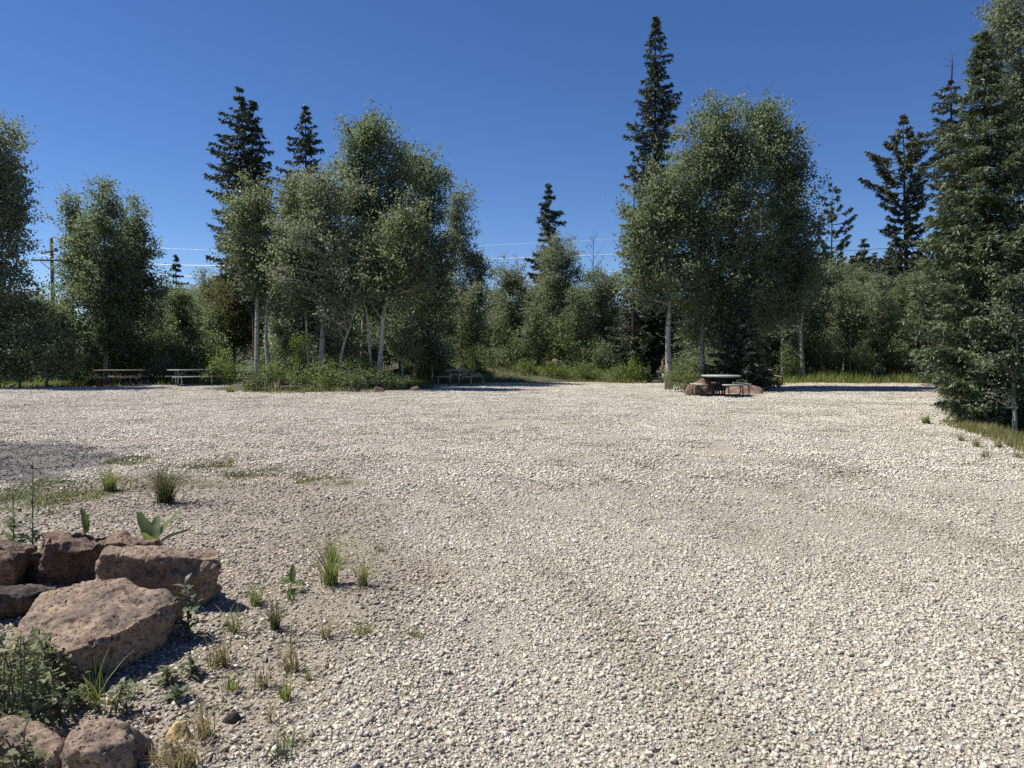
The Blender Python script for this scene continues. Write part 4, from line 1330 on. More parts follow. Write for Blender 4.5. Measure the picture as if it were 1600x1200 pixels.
# ------------------------------------------------------------------ grass
def blades(base, h, lean, w, r, seg=3, droop=0.5):
    """base (n,3), h (n,), returns verts, faces, tint for tapering curved blades"""
    n = len(base)
    az = r.uniform(0, 2 * math.pi, n)
    d = np.stack((np.cos(az), np.sin(az), np.zeros(n)), 1)
    sd = np.stack((-np.sin(az + r.normal(0, .6, n)), np.cos(az), np.zeros(n)), 1)
    lean = np.abs(r.normal(lean, lean * 0.5 + 1e-3, n))
    vs = []
    for k in range(seg):
        t = k / seg
        c = base + d * (lean * h * (t ** (1 + droop)))[:, None] + np.array((0, 0, 1.0)) * (h * (t - 0.28 * lean * t * t))[:, None]
        ww = (w * (1 - 0.75 * t))[:, None] * 0.5
        vs += [c - sd * ww, c + sd * ww]
    tip = base + d * (lean * h)[:, None] + np.array((0, 0, 1.0)) * (h * (1 - 0.28 * lean))[:, None]
    vs.append(tip)
    v = np.stack(vs, 1)
    m = 2 * seg + 1
    o = np.arange(n)[:, None] * m
    q = np.concatenate([o + np.array([[2 * k, 2 * k + 1, 2 * k + 3, 2 * k + 2]]) for k in range(seg - 1)]) if seg > 1 else np.zeros((0, 4), int)
    t3 = o + np.array([[2 * seg - 2, 2 * seg - 1, 2 * seg]])
    return v.reshape(-1, 3), [q, t3], np.repeat(r.uniform(0, 1, n), m)


def tuft(label, px, py, h_px, spread, n, mat='grass', seed=0, lean=0.35, w=0.006, name='grass_tuft', group=None, dry=0.0):
    r = np.random.default_rng(seed + 7000)
    c = gnd(px, py)
    h = h_px / F * c[1] * 1.25
    base = np.stack((r.normal(0, spread * 0.5, n), r.normal(0, spread * 0.4, n), np.full(n, -0.01)), 1)
    hh = h * r.uniform(0.45, 1.08, n)
    v, f, t = blades(base, hh, lean * 1.45, np.full(n, w), r, 4, 0.7)
    me = mesh_np('grass_tuft', v, f, M[mat], t)
    if dry > 0:
        me.materials.append(M['grass_dry'])
        nb = n
        isdry = r.uniform(size=nb) < dry
        mi = np.concatenate([np.tile(isdry, 1)] * 0 + [np.concatenate([isdry] * 3), isdry]).astype(np.int32)
        if len(mi) == len(me.polygons):
            me.polygons.foreach_set('material_index', mi)
    z = float(lot_h(np.array([c[0]]), np.array([c[1]]))[0])
    o = obj(name, me, None, (c[0], c[1], z))
    return tag(o, label, 'grass', group)


# tall meadow grass along the back edges (uncountable)
def meadow(name, label, poly_px, n, h, mat, seed, w=0.03):
    r = np.random.default_rng(seed)
    poly = [tuple(gnd(a, b)[:2]) for a, b in poly_px]
    P_ = np.array(poly)
    x = r.uniform(P_[:, 0].min(), P_[:, 0].max(), n * 3); y = r.uniform(P_[:, 1].min(), P_[:, 1].max(), n * 3)
    k = in_poly(x, y, poly)
    x, y = x[k][:n], y[k][:n]
    base = np.stack((x, y, np.where(poly_dist(x, y, LOT) > -0.25, lot_h(x, y), ground_h(x, y)) - 0.01), 1)
    hh = h * r.uniform(0.5, 1.15, len(x)) * (0.75 + 0.4 * noise2(x, y, 0.8, seed))
    v, f, t = blades(base, hh, 0.35, np.full(len(x), w), r, 2)
    tag(obj(name, mesh_np(name, v, f, M[mat], t)), label, kind='stuff')


meadow('meadow_grass', 'tall green grass along the far right edge of the lot', [(1205, 600), (1470, 600), (1470, 588), (1205, 588)], 9000, 0.75, 'grass', 1)
meadow('grass', 'green grass along the back edge of the lot', [(650, 602), (760, 601), (850, 597), (1010, 600), (1010, 590), (650, 591)], 9000, 0.40, 'grass', 2)
meadow('grass', 'low grass around the two left picnic tables', [(-40, 608), (140, 605), (360, 602), (360, 592), (-40, 594)], 6000, 0.32, 'grass', 3)
meadow('grass', 'dry and green grass fringing the island', [(376, 613), (440, 615), (560, 614), (660, 608), (690, 601), (640, 598), (400, 600)], 3500, 0.28, 'grass', 4, 0.025)
meadow('grass', 'weedy grass on the verge below the right-hand fir', [(1466, 662), (1520, 682), (1560, 692), (1610, 716), (1640, 710), (1640, 668), (1540, 655), (1480, 655)], 3200, 0.26, 'grass', 5, 0.012)
meadow('dry_grass', 'dry straw grass on the verge below the right-hand fir', [(1490, 668), (1530, 684), (1610, 712), (1640, 690), (1560, 668)], 2000, 0.24, 'grass_dry', 6, 0.010)

mv = []
for qi, q in enumerate(MOSS):
    P_ = np.array(q)
    n_ = int(3200 * (np.ptp(P_[:, 0]) * np.ptp(P_[:, 1])))
    mv.append(np.stack((rng.uniform(P_[:, 0].min() - .2, P_[:, 0].max() + .2, n_), rng.uniform(P_[:, 1].min() - .2, P_[:, 1].max() + .2, n_)), 1))
mv = np.concatenate(mv)
zm = zones(mv[:, 0], mv[:, 1])[2]
mv = mv[rng.uniform(size=len(mv)) < zm]
v, f, t_ = blades(np.column_stack((mv, lot_h(mv[:, 0], mv[:, 1]))), rng.uniform(0.012, 0.06, len(mv)), 0.7, np.full(len(mv), 0.007), rng, 2)
tag(obj('low_grass', mesh_np('low_grass', v, f, M['grass_dark'], t_)), 'thin olive turf creeping over the dirt margin', kind='stuff')

# ------------------------------------------------------------------ boulders
def boulder(name, label, hulls, mat, voxel=0.014, rough=0.03, seed=0, cat='boulder', smooth=4, world_pts=True, kind=None, dents=()):
    """hulls: list of point lists (world); union by voxel remesh, then weathered by noise"""
    allp = np.concatenate([np.array(h, float) for h in hulls])
    c = np.array((allp[:, 0].mean(), allp[:, 1].mean(), 0.0))
    bm = bmesh.new()
    for h in hulls:
        vs = [bm.verts.new(np.array(p, float) - c) for p in h]
        res = bmesh.ops.convex_hull(bm, input=vs)
        junk = list({e for e in res['geom_interior'] if isinstance(e, bmesh.types.BMVert)})
        if junk: bmesh.ops.delete(bm, geom=junk, context='VERTS')
    bmesh.ops.recalc_face_normals(bm, faces=bm.faces)
    me = bpy.data.meshes.new('tmp'); bm.to_mesh(me); bm.free()
    o = bpy.data.objects.new('tmp', me); COL.objects.link(o)
    md = o.modifiers.new('r', 'REMESH'); md.mode = 'VOXEL'; md.voxel_size = voxel
    s = o.modifiers.new('s', 'SMOOTH'); s.factor = 0.5; s.iterations = smooth
    dg = bpy.context.evaluated_depsgraph_get()
    me2 = bpy.data.meshes.new_from_object(o.evaluated_get(dg))
    bpy.data.objects.remove(o); bpy.data.meshes.remove(me)
    n = len(me2.vertices)
    v = np.empty(n * 3, np.float32); me2.vertices.foreach_get('co', v); v = v.reshape(-1, 3).astype(float)
    nr = np.empty(n * 3, np.float32); me2.vertices.foreach_get('normal', nr); nr = nr.reshape(-1, 3).astype(float)
    sz = (allp.max(0) - allp.min(0)).max()
    off = rough * fbm(v + seed * 3.1, 3.2 / sz, 3, seed) + rough * 0.45 * fbm(v + seed, 14 / sz, 3, seed + 9)
    if cat == 'boulder' and voxel < 0.02:
        patch = sstep(-0.25, 0.35, fbm(v, 5, 2, seed + 40))
        off -= 0.014 * patch * sstep(0.22, 0.6, noise3(v + seed * 1.7, 26, seed + 20)) + 0.011 * sstep(0.15, 0.5, noise3(v, 52, seed + 21))
        off += 0.012 * fbm(v + seed, 11, 3, seed + 31)
        off += 0.005 * noise3(v, 40, seed + 23)
        off -= 0.03 * patch * sstep(0.35, 0.7, noise3(v + seed, 9, seed + 22))
    for (dx, dy, dz, dr, dd) in dents:
        q = np.linalg.norm(v + c - np.array((dx, dy, dz)), axis=1)
        off -= dd * np.exp(-(q / dr) ** 2)
    v = v + nr * off[:, None]
    me2.vertices.foreach_set('co', v.astype(np.float32).ravel())
    me2.polygons.foreach_set('use_smooth', np.ones(len(me2.polygons), bool))
    me2.update()
    me2.name = name
    me2.materials.clear(); me2.materials.append(M[mat])
    r = obj(name, me2, None, tuple(c))
    return tag(r, label, cat, kind=kind)


def P(px, py, z):
    return gnd(px, py, z)


# foreground boulders, corners read off the photograph at plausible heights
C_top = [P(98, 1020, .23), P(178, 992, .25), P(285, 936, .25), P(250, 932, .25), P(212, 914, .29), P(130, 902, .32), P(62, 922, .29), P(25, 985, .24), P(40, 1014, .22)]
C_bot = [P(110, 1098, -.05), P(184, 1072, -.05), P(246, 1030, -.05), P(290, 984, -.05), (-1.95, 4.1, -.05), (-2.75, 4.1, -.05), (-2.6, 3.4, -.05)]
boulder('boulder', 'large flat-topped tan boulder in front of the other lava rocks', [C_top + C_bot], 'basalt_tan', 0.010, 0.048, 1, smooth=8,
        dents=[(*P(150, 1003, .22), .06, .05), (*P(100, 1020, .23), .05, .02)])
B_all = [P(158, 868, .36), P(165, 852, .38), P(243, 848, .385), P(342, 860, .36), P(346, 874, .33), P(300, 868, .345), P(225, 870, .345),
         P(318, 952, 0.0), P(312, 960, -.06), (-2.66, 4.34, -.05), (-2.62, 4.75, -.05), (-1.95, 4.7, -.05), (-2.6, 4.40, .2)]
boulder('boulder', 'brown wedge-shaped boulder with overhanging right end', [B_all], 'basalt_tan', 0.010, 0.050, 2, smooth=14, dents=[(*P(300, 885, .3), .05, .03)])
A1 = [P(56, 828, .37), P(90, 818, .40), P(152, 820, .40), P(205, 836, .385), P(243, 847, .37), (-2.5, 4.62, .34), (-2.72, 4.60, .30), P(60, 850, .33),
      (-3.28, 4.85, -.06), (-2.4, 4.9, -.06), (-3.2, 5.3, -.06), (-2.5, 5.3, -.06), (-3.3, 4.95, .2)]
A2 = [P(45, 862, .25), P(100, 862, .26), P(42, 905, .02), P(66, 918, -.02), P(100, 905, -.02), (-3.2, 4.95, .25), (-2.95, 4.95, .25), (-3.3, 5.0, -.05), (-2.95, 5.0, -.05)]
boulder('boulder', 'dark rough boulder with deep shadowed hollow at the back of the rocks', [A1, A2], 'basalt_brown', 0.013, 0.075, 3, smooth=8,
        dents=[(*P(132, 868, .22), .17, .22), (*P(70, 850, .3), .08, .05), (*P(130, 838, .39), .035, .05)])
D_ = [P(-60, 850, .32), P(4, 848, .34), P(15, 856, .32), P(19, 875, .26), P(26, 924, 0), P(10, 930, -.05), P(-70, 930, -.05), (-3.6, 4.9, .3), (-3.3, 4.9, .25), (-3.4, 4.9, -.05)]
boulder('boulder', 'brown boulder cut by the left edge of the photo', [D_], 'basalt_brown', 0.016, 0.03, 4)
E_ = [P(-60, 920, .2), P(0, 926, .22), P(28, 928, .20), P(40, 945, .14), P(43, 958, .05), P(22, 974, -.03), P(-60, 980, -.05), (-3.2, 4.5, .1), (-2.9, 4.5, .1)]
boulder('boulder', 'small dark lava boulder at the left edge below the brown one', [E_], 'basalt_dark', 0.014, 0.03, 5)
F_ = [P(128, 1115, .20), P(160, 1122, .20), P(200, 1134, .17), P(224, 1172, .06), P(215, 1215, -.05), P(108, 1172, .19), P(150, 1180, .18), P(190, 1160, .17), P(110, 1215, .05), P(105, 1150, .19),
      (-1.75, 2.95, -.05), (-1.45, 2.9, -.05), P(100, 1260, -.05), P(210, 1240, -.05)]
boulder('boulder', 'pinkish tan boulder at the bottom edge between weeds', [F_], 'basalt_tan', 0.012, 0.035, 6)
G_ = [P(10, 1122, .20), P(60, 1128, .19), P(90, 1150, .16), P(95, 1180, .12), P(-30, 1160, .2), P(-60, 1220, .1), P(60, 1230, .05), P(90, 1260, -.05), P(-60, 1260, -.05), (-2.2, 2.95, -.05), (-1.8, 2.95, -.05)]
boulder('boulder', 'leaf-shadowed brown boulder under the gooseberry bush at bottom left', [G_], 'basalt_tan', 0.013, 0.035, 7)


def rock(name, label, px, py, w_px, hgt, mat, seed, voxel=None, Y=None, dep=0.8, cat='rock', rough=0.10, zb=None):
    """free-standing rock: width in photo pixels at its ground point (bottom centre)"""
    r = np.random.default_rng(seed + 9000)
    c = gnd(px, py) if Y is None else at(px, py, Y)
    if zb is None:
        zb = gz(c[0], c[1]) if c[1] > 15 else 0.0
    w = w_px / F * c[1]
    n = 22
    d = unit(r.normal(size=(n, 3)))
    p = d * np.array((w / 2, w * dep / 2, hgt)) * r.uniform(0.85, 1.05, (n, 1))
    p[:, 2] = np.maximum(p[:, 2], -0.15 * hgt)
    p = p + np.array((c[0], c[1], zb if Y is None or zb is not None else c[2]))
    return boulder(name, label, [p], mat, voxel or w / 28, rough * w * 0.4, seed, cat, 3)


rock('rock', 'ochre yellow angular rock among dry grass', 281, 1158, 50, 0.085, 'rock_yellow', 1)
rock('rock', 'small pink rock beside the ochre one', 238, 1134, 22, 0.05, 'rock_red', 2)
rock('rock', 'round black cinder rock at the edge of the pale gravel', 362, 1128, 34, 0.06, 'basalt_dark', 3)
rock('rock', 'small cream rock tucked behind the flat-topped boulder', 42, 934, 24, 0.06, 'rock_yellow', 4)
rock('rock', 'small dark stone lying alone near the lower right', 1585, 1098, 14, 0.035, 'basalt_dark', 5)
# distant boulders
rock('boulder', 'rounded red boulder at the left of the round picnic table', 1097, 617, 66, 0.86, 'rock_red', 11, rough=0.12)
rock('boulder', 'long low red boulder behind the right bench of the round table', 1160, 615, 74, 0.55, 'rock_red', 12, rough=0.12)
rock('boulder', 'black lava boulder in shade between the two left tables', 228, 600, 30, 0.75, 'basalt_dark', 13)
rock('boulder', 'black lava boulder at the left end of the brown table', 146, 601, 28, 0.6, 'basalt_dark', 14)
rock('boulder', 'black lava boulder hidden behind the brown table', 202, 599, 26, 0.45, 'basalt_dark', 22)
rock('boulder', 'flat reddish rock at the right front of the island', 650, 612, 26, 0.32, 'basalt_brown', 15)
rock('boulder', 'brown rock low at the front of the island', 590, 613, 26, 0.38, 'rock_red', 16)
rock('boulder', 'small brown rock under the dark shrub on the island', 558, 613, 20, 0.35, 'basalt_brown', 17)
rock('boulder', 'pale pinkish rock among shrubs at the left of the island', 444, 608, 24, 0.62, 'basalt_tan', 18)
rock('boulder', 'rough brown rock on the mound behind the far grey table', 690, 560, 26, 0.55, 'basalt_tan', 19, Y=38.5, zb=0.75)
rock('boulder', 'brown rock above the bright shrub at the back edge', 868, 570, 22, 0.50, 'rock_red', 20, Y=39.8, zb=0.75)
rock('boulder', 'tan rock high on the mound left of the far table', 633, 552, 20, 0.45, 'basalt_tan', 21, Y=38.0, zb=0.9)

# ------------------------------------------------------------------ picnic tables
def plank_set(n, length, width, th, z, gap=0.012, y0=0.0):
    G = Geo()
    w = width / n
    for i in range(n):
        G.box((0, y0 - width / 2 + w * (i + 0.5), z - th / 2), (length, w - gap, th))
    return G


def picnic_table(label, loc, rz, top, pipe, L=1.9, W=0.78):
    t = thing('picnic_table', label, 'picnic table', loc, 'picnic tables around the gravel lot', rz)
    obj('tabletop', plank_set(4, L, W, 0.045, 0.77).mesh('tabletop', M[top]), t)
    for s in (-1, 1):
        obj('seat', plank_set(2, L, 0.28, 0.04, 0.455, y0=s * 0.70).mesh('seat', M[top]), t)
    for e in (-1, 1):
        G = Geo()
        x = e * L * 0.33
        for s in (-1, 1):
            G.tube([(x, s * 0.24, 0.72), (x, s * 0.24, 0.03)], 0.032, 8)
            # bent pipe that carries a bench: along the ground, up, and back under the seat
            pts = [(x, s * 0.24, 0.035), (x, s * 0.78, 0.035), (x, s * 0.86, 0.07), (x, s * 0.885, 0.16), (x, s * 0.885, 0.33), (x, s * 0.86, 0.40), (x, s * 0.78, 0.425), (x, s * 0.24, 0.425)]
            G.tube(pts, 0.026, 8)
            G.tube([(x, s * 0.22, 0.44), (x - e * 0.42, 0.0 + s * 0.1, 0.715)], 0.018, 6)
        G.tube([(x, -0.36, 0.715), (x, 0.36, 0.715)], 0.028, 8)
        obj('pipe_frame', G.mesh('pipe_frame', M[pipe], True), t)
    return t


def G3(px, py):
    c = gnd(px, py)
    return (c[0], c[1], float(lot_h(np.array([c[0]]), np.array([c[1]]))[0]) - 0.01)


picnic_table('brown plank picnic table on dark legs by the black lava rocks', G3(188, 603.5), math.radians(12), 'table_brown', 'dark_pipe', 2.1, 0.8)
picnic_table('grey picnic table with pale pipe frame near the island\'s left end', G3(300, 602.5), math.radians(38), 'table_grey', 'steel', 2.0)
picnic_table('grey picnic table with steel frame below the rocky mound', G3(720, 602), math.radians(66), 'table_grey', 'steel', 1.9)
picnic_table('picnic table mostly hidden behind the dark young spruce', G3(1190, 600), math.radians(80), 'table_brown', 'dark_pipe', 1.9)

t = thing('picnic_table', 'round-topped pedestal picnic table with attached benches by red boulders', 'picnic table', G3(1126, 618.5), 'picnic tables around the gravel lot', math.radians(8))
G = Geo()
a = np.linspace(0, 2 * math.pi, 24, endpoint=False)
prof = [(0.0, 0.775), (0.69, 0.775), (0.70, 0.76), (0.70, 0.73), (0.68, 0.72), (0.0, 0.72)]
ring = np.array([[(r_ * math.cos(k), r_ * math.sin(k), z_) for k in a] for r_, z_ in prof]).reshape(-1, 3)
qq = [(i * 24 + j, i * 24 + (j + 1) % 24, (i + 1) * 24 + (j + 1) % 24, (i + 1) * 24 + j) for i in range(5) for j in range(24)]
G.add(ring, qq)
obj('tabletop', G.mesh('tabletop', M['table_grey']), t)
for k in range(4):
    ang = k * math.pi / 2 + 0.12
    c, s = math.cos(ang), math.sin(ang)
    R = np.array(((c, -s, 0), (s, c, 0), (0, 0, 1)))
    G = Geo(); G.box((R @ np.array((0.88, 0, 0.455))), (0.30, 0.78, 0.045), R)
    obj('seat', G.mesh('seat', M['table_grey']), t)
    G = Geo()
    for o_ in (-0.28, 0.28):
        pts = [(0.12, o_ * 0.3, 0.06), (0.86, o_, 0.035), (0.97, o_, 0.06), (1.0, o_, 0.15), (0.98, o_, 0.34), (0.92, o_, 0.415), (0.80, o_, 0.425), (0.12, o_ * 0.3, 0.40)]
        G.tube(np.array(pts) @ R.T, 0.022, 7)
    obj('pipe_leg', G.mesh('pipe_leg', M['dark_pipe'], True), t)
G = Geo()
for o_ in ((-.1, -.1), (.1, -.1), (.1, .1), (-.1, .1)):
    G.tube([(o_[0], o_[1], 0.02), (o_[0], o_[1], 0.715)], 0.03, 8)
for z_ in (0.40, 0.69):
    G.box((0, 0, z_), (0.9 if z_ > .5 else .34, 0.06, 0.04)); G.box((0, 0, z_ + 0.002), (0.06, 0.9 if z_ > .5 else .34, 0.037))
obj('pedestal', G.mesh('pedestal', M['dark_pipe'], True), t)

# brown marker post left of the white trunk
c = gnd(1035, 599)
z0 = gz(c[0], c[1])
t = thing('marker_post', 'rust-brown marker post with grey box beside the thick white trunk', 'post', (c[0], c[1], z0 - 0.02))
G = Geo(); G.box((0, 0, 0.62), (0.10, 0.10, 1.3)); G.box((0, 0, 1.285), (0.12, 0.12, 0.05))
obj('post', G.mesh('post', M['post_red']), t)
G = Geo(); G.box((0.09, -0.10, 0.45), (0.22, 0.10, 0.30)); G.box((0.09, -0.155, 0.45), (0.16, 0.012, 0.22))
obj('utility_box', G.mesh('utility_box', M['table_grey']), t)

# ------------------------------------------------------------------ utility pole and wires
YP = 75.0
pt = at(80, 372, YP)
t = thing('utility_pole', 'brown wooden utility pole with two crossarms above the left trees', 'utility pole', (pt[0], YP, gz(pt[0], YP)))
org = np.array(t.location)
G = Geo(); G.tube([(0, 0, -0.2), (0, 0, (pt[2] - org[2]) * 0.5), (0, 0, pt[2] - org[2])], (0.20, 0.18, 0.155), 10)
obj('pole', G.mesh('pole', M['pole_wood'], True), t)
za, zb = at(80, 393.5, YP)[2] - org[2], at(80, 407, YP)[2] - org[2]
arms = []
for z_, ang in ((za, math.radians(-35)), (zb, math.radians(4))):
    R = np.array(Matrix.Rotation(ang, 3, 'Z'))
    off = R @ np.array((0, -0.22, 0))
    G = Geo(); G.box(off + np.array((0, 0, z_)), (3.9, 0.13, 0.17), R)
    obj('crossarm', G.mesh('crossarm', M['pole_wood']), t)
    for s in (-1, 1):
        G = Geo(); a_ = R @ np.array((s * 1.1, -0.30, 0)) + np.array((0, 0, z_ - 0.05)); b_ = R @ np.array((0, -0.19, 0)) + np.array((s * 0.1, 0, z_ - 0.95))
        G.tube([a_, b_], 0.04, 5)
        obj('brace', G.mesh('brace', M['pole_wood']), t)
    for s in (-1.75, -0.9, 0.9, 1.75):
        G = Geo(); q0 = R @ np.array((s, -0.22, 0)) + np.array((0, 0, z_ + 0.085))
        G.tube([q0, q0 + (0, 0, .06), q0 + (0, 0, .10), q0 + (0, 0, .2), q0 + (0, 0, .24)], (0.03, 0.03, 0.075, 0.075, 0.03), 8)
        obj('insulator', G.mesh('insulator', M['ceramic'], True), t)
        arms.append(org + q0 + (0, 0, .24))


def wire(label, pts, r_, mat):
    """smooth hanging wire through the given world points"""
    p = np.array(pts, float)
    w_ = np.ones(len(p)); w_[2:4] = 12.0
    co = [np.polyfit(p[:, 0], p[:, k], min(3, len(p) - 1), w=w_) for k in (1, 2)]
    xx = np.linspace(p[0, 0], p[-1, 0], 80)
    q = np.stack((xx, np.polyval(co[0], xx), np.polyval(co[1], xx)), 1)
    c = q[0].copy()
    G = Geo(); G.tube(q - c, r_, 5)
    tag(obj('power_line', G.mesh('power_line', M[mat], True), None, tuple(c)), label, 'wire', 'overhead wires behind the trees')


def WY(px):          # the line runs from the far pole towards the viewer on the right
    return np.interp(px, (80, 1130), (75, 55))


def wpts(lst):
    return [at(a, b, WY(a)) for a, b in lst]


wire('bright overhead wire, upper of the thick pair across the gap', wpts([(60, 398), (330, 418), (690, 408), (960, 398), (1130, 388)]), 0.031, 'wire')
wire('bright overhead wire, lower of the thick pair across the gap', wpts([(60, 408), (330, 434), (660, 436), (970, 424), (1130, 415)]), 0.028, 'wire')
wire('thin pale overhead wire, highest one in the gap', wpts([(80, 373), (330, 392), (700, 386), (950, 374), (1130, 362)]), 0.013, 'wire')
wire('faint grey overhead wire, lowest one in front of the low trees', wpts([(80, 425), (330, 458), (700, 472), (970, 471), (1130, 466)]), 0.014, 'wire_dark')
wire('dark overhead wire past the pine on the far right', [at(1180, 400, 47), at(1300, 393, 46), (*at(1420, 386, 45),), at(1900, 340, 40)], 0.02, 'wire_dark')

# ------------------------------------------------------------------ foreground plants
tuft('bright green grass tuft at the edge of the dark grey pad', 172, 768, 42, 0.055, 150, 'grass', 1, 0.45, 0.007, dry=0.08)
tuft('tall dark sedge tuft, the biggest one behind the boulders', 258, 785, 72, 0.075, 300, 'grass_dark', 2, 0.42, 0.006, dry=0.12)
for i, (px, py, h, sp, n, mt, lab) in enumerate((
        (516, 915, 85, 0.045, 130, 'grass', 'tall green grass tuft standing in the middle of the dirt'),
        (520, 880, 45, 0.045, 60, 'grass', 'soft green tuft just behind the tall one in the dirt'),
        (568, 918, 62, 0.035, 60, 'grass', 'wispy tuft right of the tall grass tuft'),
        (594, 862, 24, 0.03, 30, 'grass_dry', 'small straw wisp at the edge of the pale gravel'),
        (400, 948, 42, 0.035, 60, 'grass', 'short green tuft left of the leafy weed'),
        (430, 985, 62, 0.030, 70, 'grass_dark', 'narrow upright tuft with dark roots below the leafy weed'),
        (455, 940, 36, 0.02, 26, 'grass', 'tiny green tuft at the foot of the leafy weed'),
        (365, 992, 44, 0.05, 45, 'grass', 'green blades in the shadow beside the wedge boulder'),
        (362, 1082, 30, 0.03, 50, 'grass', 'small bright tuft right of the flat-topped boulder'),
        (412, 1075, 46, 0.03, 40, 'grass_dry', 'straw-coloured tuft beside the small bright one'),
        (446, 1095, 52, 0.03, 40, 'grass', 'thin green tuft near the pale gravel edge'),
        (482, 1066, 30, 0.02, 22, 'grass', 'tiny green wisp among brown pebbles'),
        (510, 998, 42, 0.03, 36, 'grass_dry', 'dry wisp left of the low flat clump'),
        (568, 994, 22, 0.06, 70, 'grass', 'low flat green clump at the gravel edge'),
        (455, 1050, 62, 0.04, 40, 'grass_dry', 'tall dry stalks behind the thin green tuft'),
        (420, 1130, 48, 0.02, 16, 'grass_dry', 'lone dry stalks above the black cinder rock'),
        (346, 1045, 50, 0.06, 60, 'grass_dry', 'dry grass on the brown pebbles beside the boulder'),
        (290, 1205, 60, 0.06, 120, 'grass_dry', 'dry yellow grass clump at the bottom edge'),
        (318, 1160, 66, 0.035, 60, 'grass_dry', 'dry stalks right of the ochre rock'),
        (250, 1195, 34, 0.05, 50, 'grass_dry', 'short dry grass right of the bottom-edge boulder'),
        (150, 1115, 90, 0.04, 26, 'grass', 'long thin blades rising before the flat-topped boulder'),
        (440, 1190, 34, 0.05, 50, 'thistle', 'grey-green feathery clump at the bottom of the gravel'),
        (460, 1165, 26, 0.05, 40, 'grass', 'sparse green wisps above the feathery clump'),
        (650, 1000, 18, 0.05, 40, 'grass', 'tiny green sprigs in the pale gravel'),
        (360, 724, 10, 0.08, 60, 'grass', 'mossy low grass patch behind the sedge tuft'),
        (390, 610, 16, 0.14, 60, 'grass', 'small green tuft at the left tip of the island'),
        (1448, 662, 14, 0.06, 60, 'grass', 'lone tuft in the gravel left of the fir'),
        (360, 612, 12, 0.16, 50, 'grass', 'grass tuft between the grey table and the island'))):
    tuft(lab, px, py, h, sp, n, mt, 10 + i, 0.38, 0.0058 if py > 800 else (0.008 if py > 700 else 0.03), dry=0.15 if mt == 'grass' else 0.0)
for i, (px, py, lab) in enumerate(((1500, 690, 'small grass tuft on the gravel, first below the fir boughs'), (1525, 698, 'small grass tuft on the gravel straight below the fir trunk'), (1560, 700, 'grass tuft at the verge below the aspen sapling'), (1590, 715, 'grass tuft at the right edge of the photo below the sapling'), (1540, 715, 'outermost small grass tuft on the open gravel below the fir'))):
    tuft(lab, px, py, 20, 0.06, 60, 'grass', 60 + i, 0.5, 0.008, group='grass tufts on the gravel below the fir', dry=0.3)


def leaf_mesh(L, W, bend, cup, r, nl=9, nw=4, wav=0.0):
    """one broad pointed leaf with a midrib fold, from base outwards along +x"""
    v = []
    for i in range(nl + 1):
        t = i / nl
        w = W * 0.5 * (math.sin(math.pi * min(1, 0.06 + 0.94 * t ** 0.85)) ** 0.75) if t < 1 else 0.002
        if t == 0: w = W * 0.07
        x = L * t * math.cos(bend * t * 0.6); z = L * (0.0) + L * math.sin(bend) * (-(t ** 2) * 0.55)
        for j in range(nw + 1):
            s = j / nw * 2 - 1
            v.append((x, s * w, z + cup * abs(s) * w + wav * math.sin(t * 16 + s) * abs(s)))
    q = [(i * (nw + 1) + j, i * (nw + 1) + j + 1, (i + 1) * (nw + 1) + j + 1, (i + 1) * (nw + 1) + j) for i in range(nl) for j in range(nw)]
    return np.array(v), np.array(q)


def broad_plant(name, label, base, specs, seed, mat='broad', cat='plant'):
    """specs: list of (length, width, azimuth deg, elevation deg, droop)"""
    r = np.random.default_rng(seed)
    t = thing(name, label, cat, tuple(base))
    for (L, W, az, el, dr) in specs:
        v, q = leaf_mesh(L, W, dr, 0.35, r, wav=0.004)
        R = np.array(Matrix.Rotation(math.radians(az), 3, 'Z') @ Matrix.Rotation(-math.radians(el), 3, 'Y'))
        me = mesh_np('leaf', v @ R.T, q, M[mat], np.full(len(v), r.uniform(0.2, 0.9)), True)
        obj('leaf', me, t)
    return t


b = np.array((-2.52, 5.12, 0.02))
bb = at(238, 846, 5.05)
broad_plant('dock_plant', 'broad-leaved green dock growing behind the wedge boulder', (bb[0], bb[1], 0.20),
            [(0.30, 0.105, 150, 62, 0.3), (0.34, 0.10, 35, 58, 0.25), (0.30, 0.085, 15, 32, 0.35), (0.24, 0.09, 95, 70, 0.3), (0.20, 0.08, 265, 55, 0.3)], 1)
bb = at(133, 822, 5.35)
broad_plant('dock_leaf', 'single upright green leaf behind the dark boulder', (bb[0], bb[1], 0.22), [(0.22, 0.085, 250, 84, 0.1), (0.16, 0.07, 60, 80, 0.1)], 2)
c = gnd(457, 925)
broad_plant('dock_plant', 'small leafy weed with spread leaves on the dirt', (c[0], c[1], 0.06),
            [(0.12, 0.045, 185, 12, 0.5), (0.13, 0.05, 150, 20, 0.4), (0.11, 0.045, 20, 15, 0.6), (0.13, 0.045, 100, 72, 0.2), (0.10, 0.04, 330, 10, 0.5), (0.10, 0.045, 250, 25, 0.5)], 3)


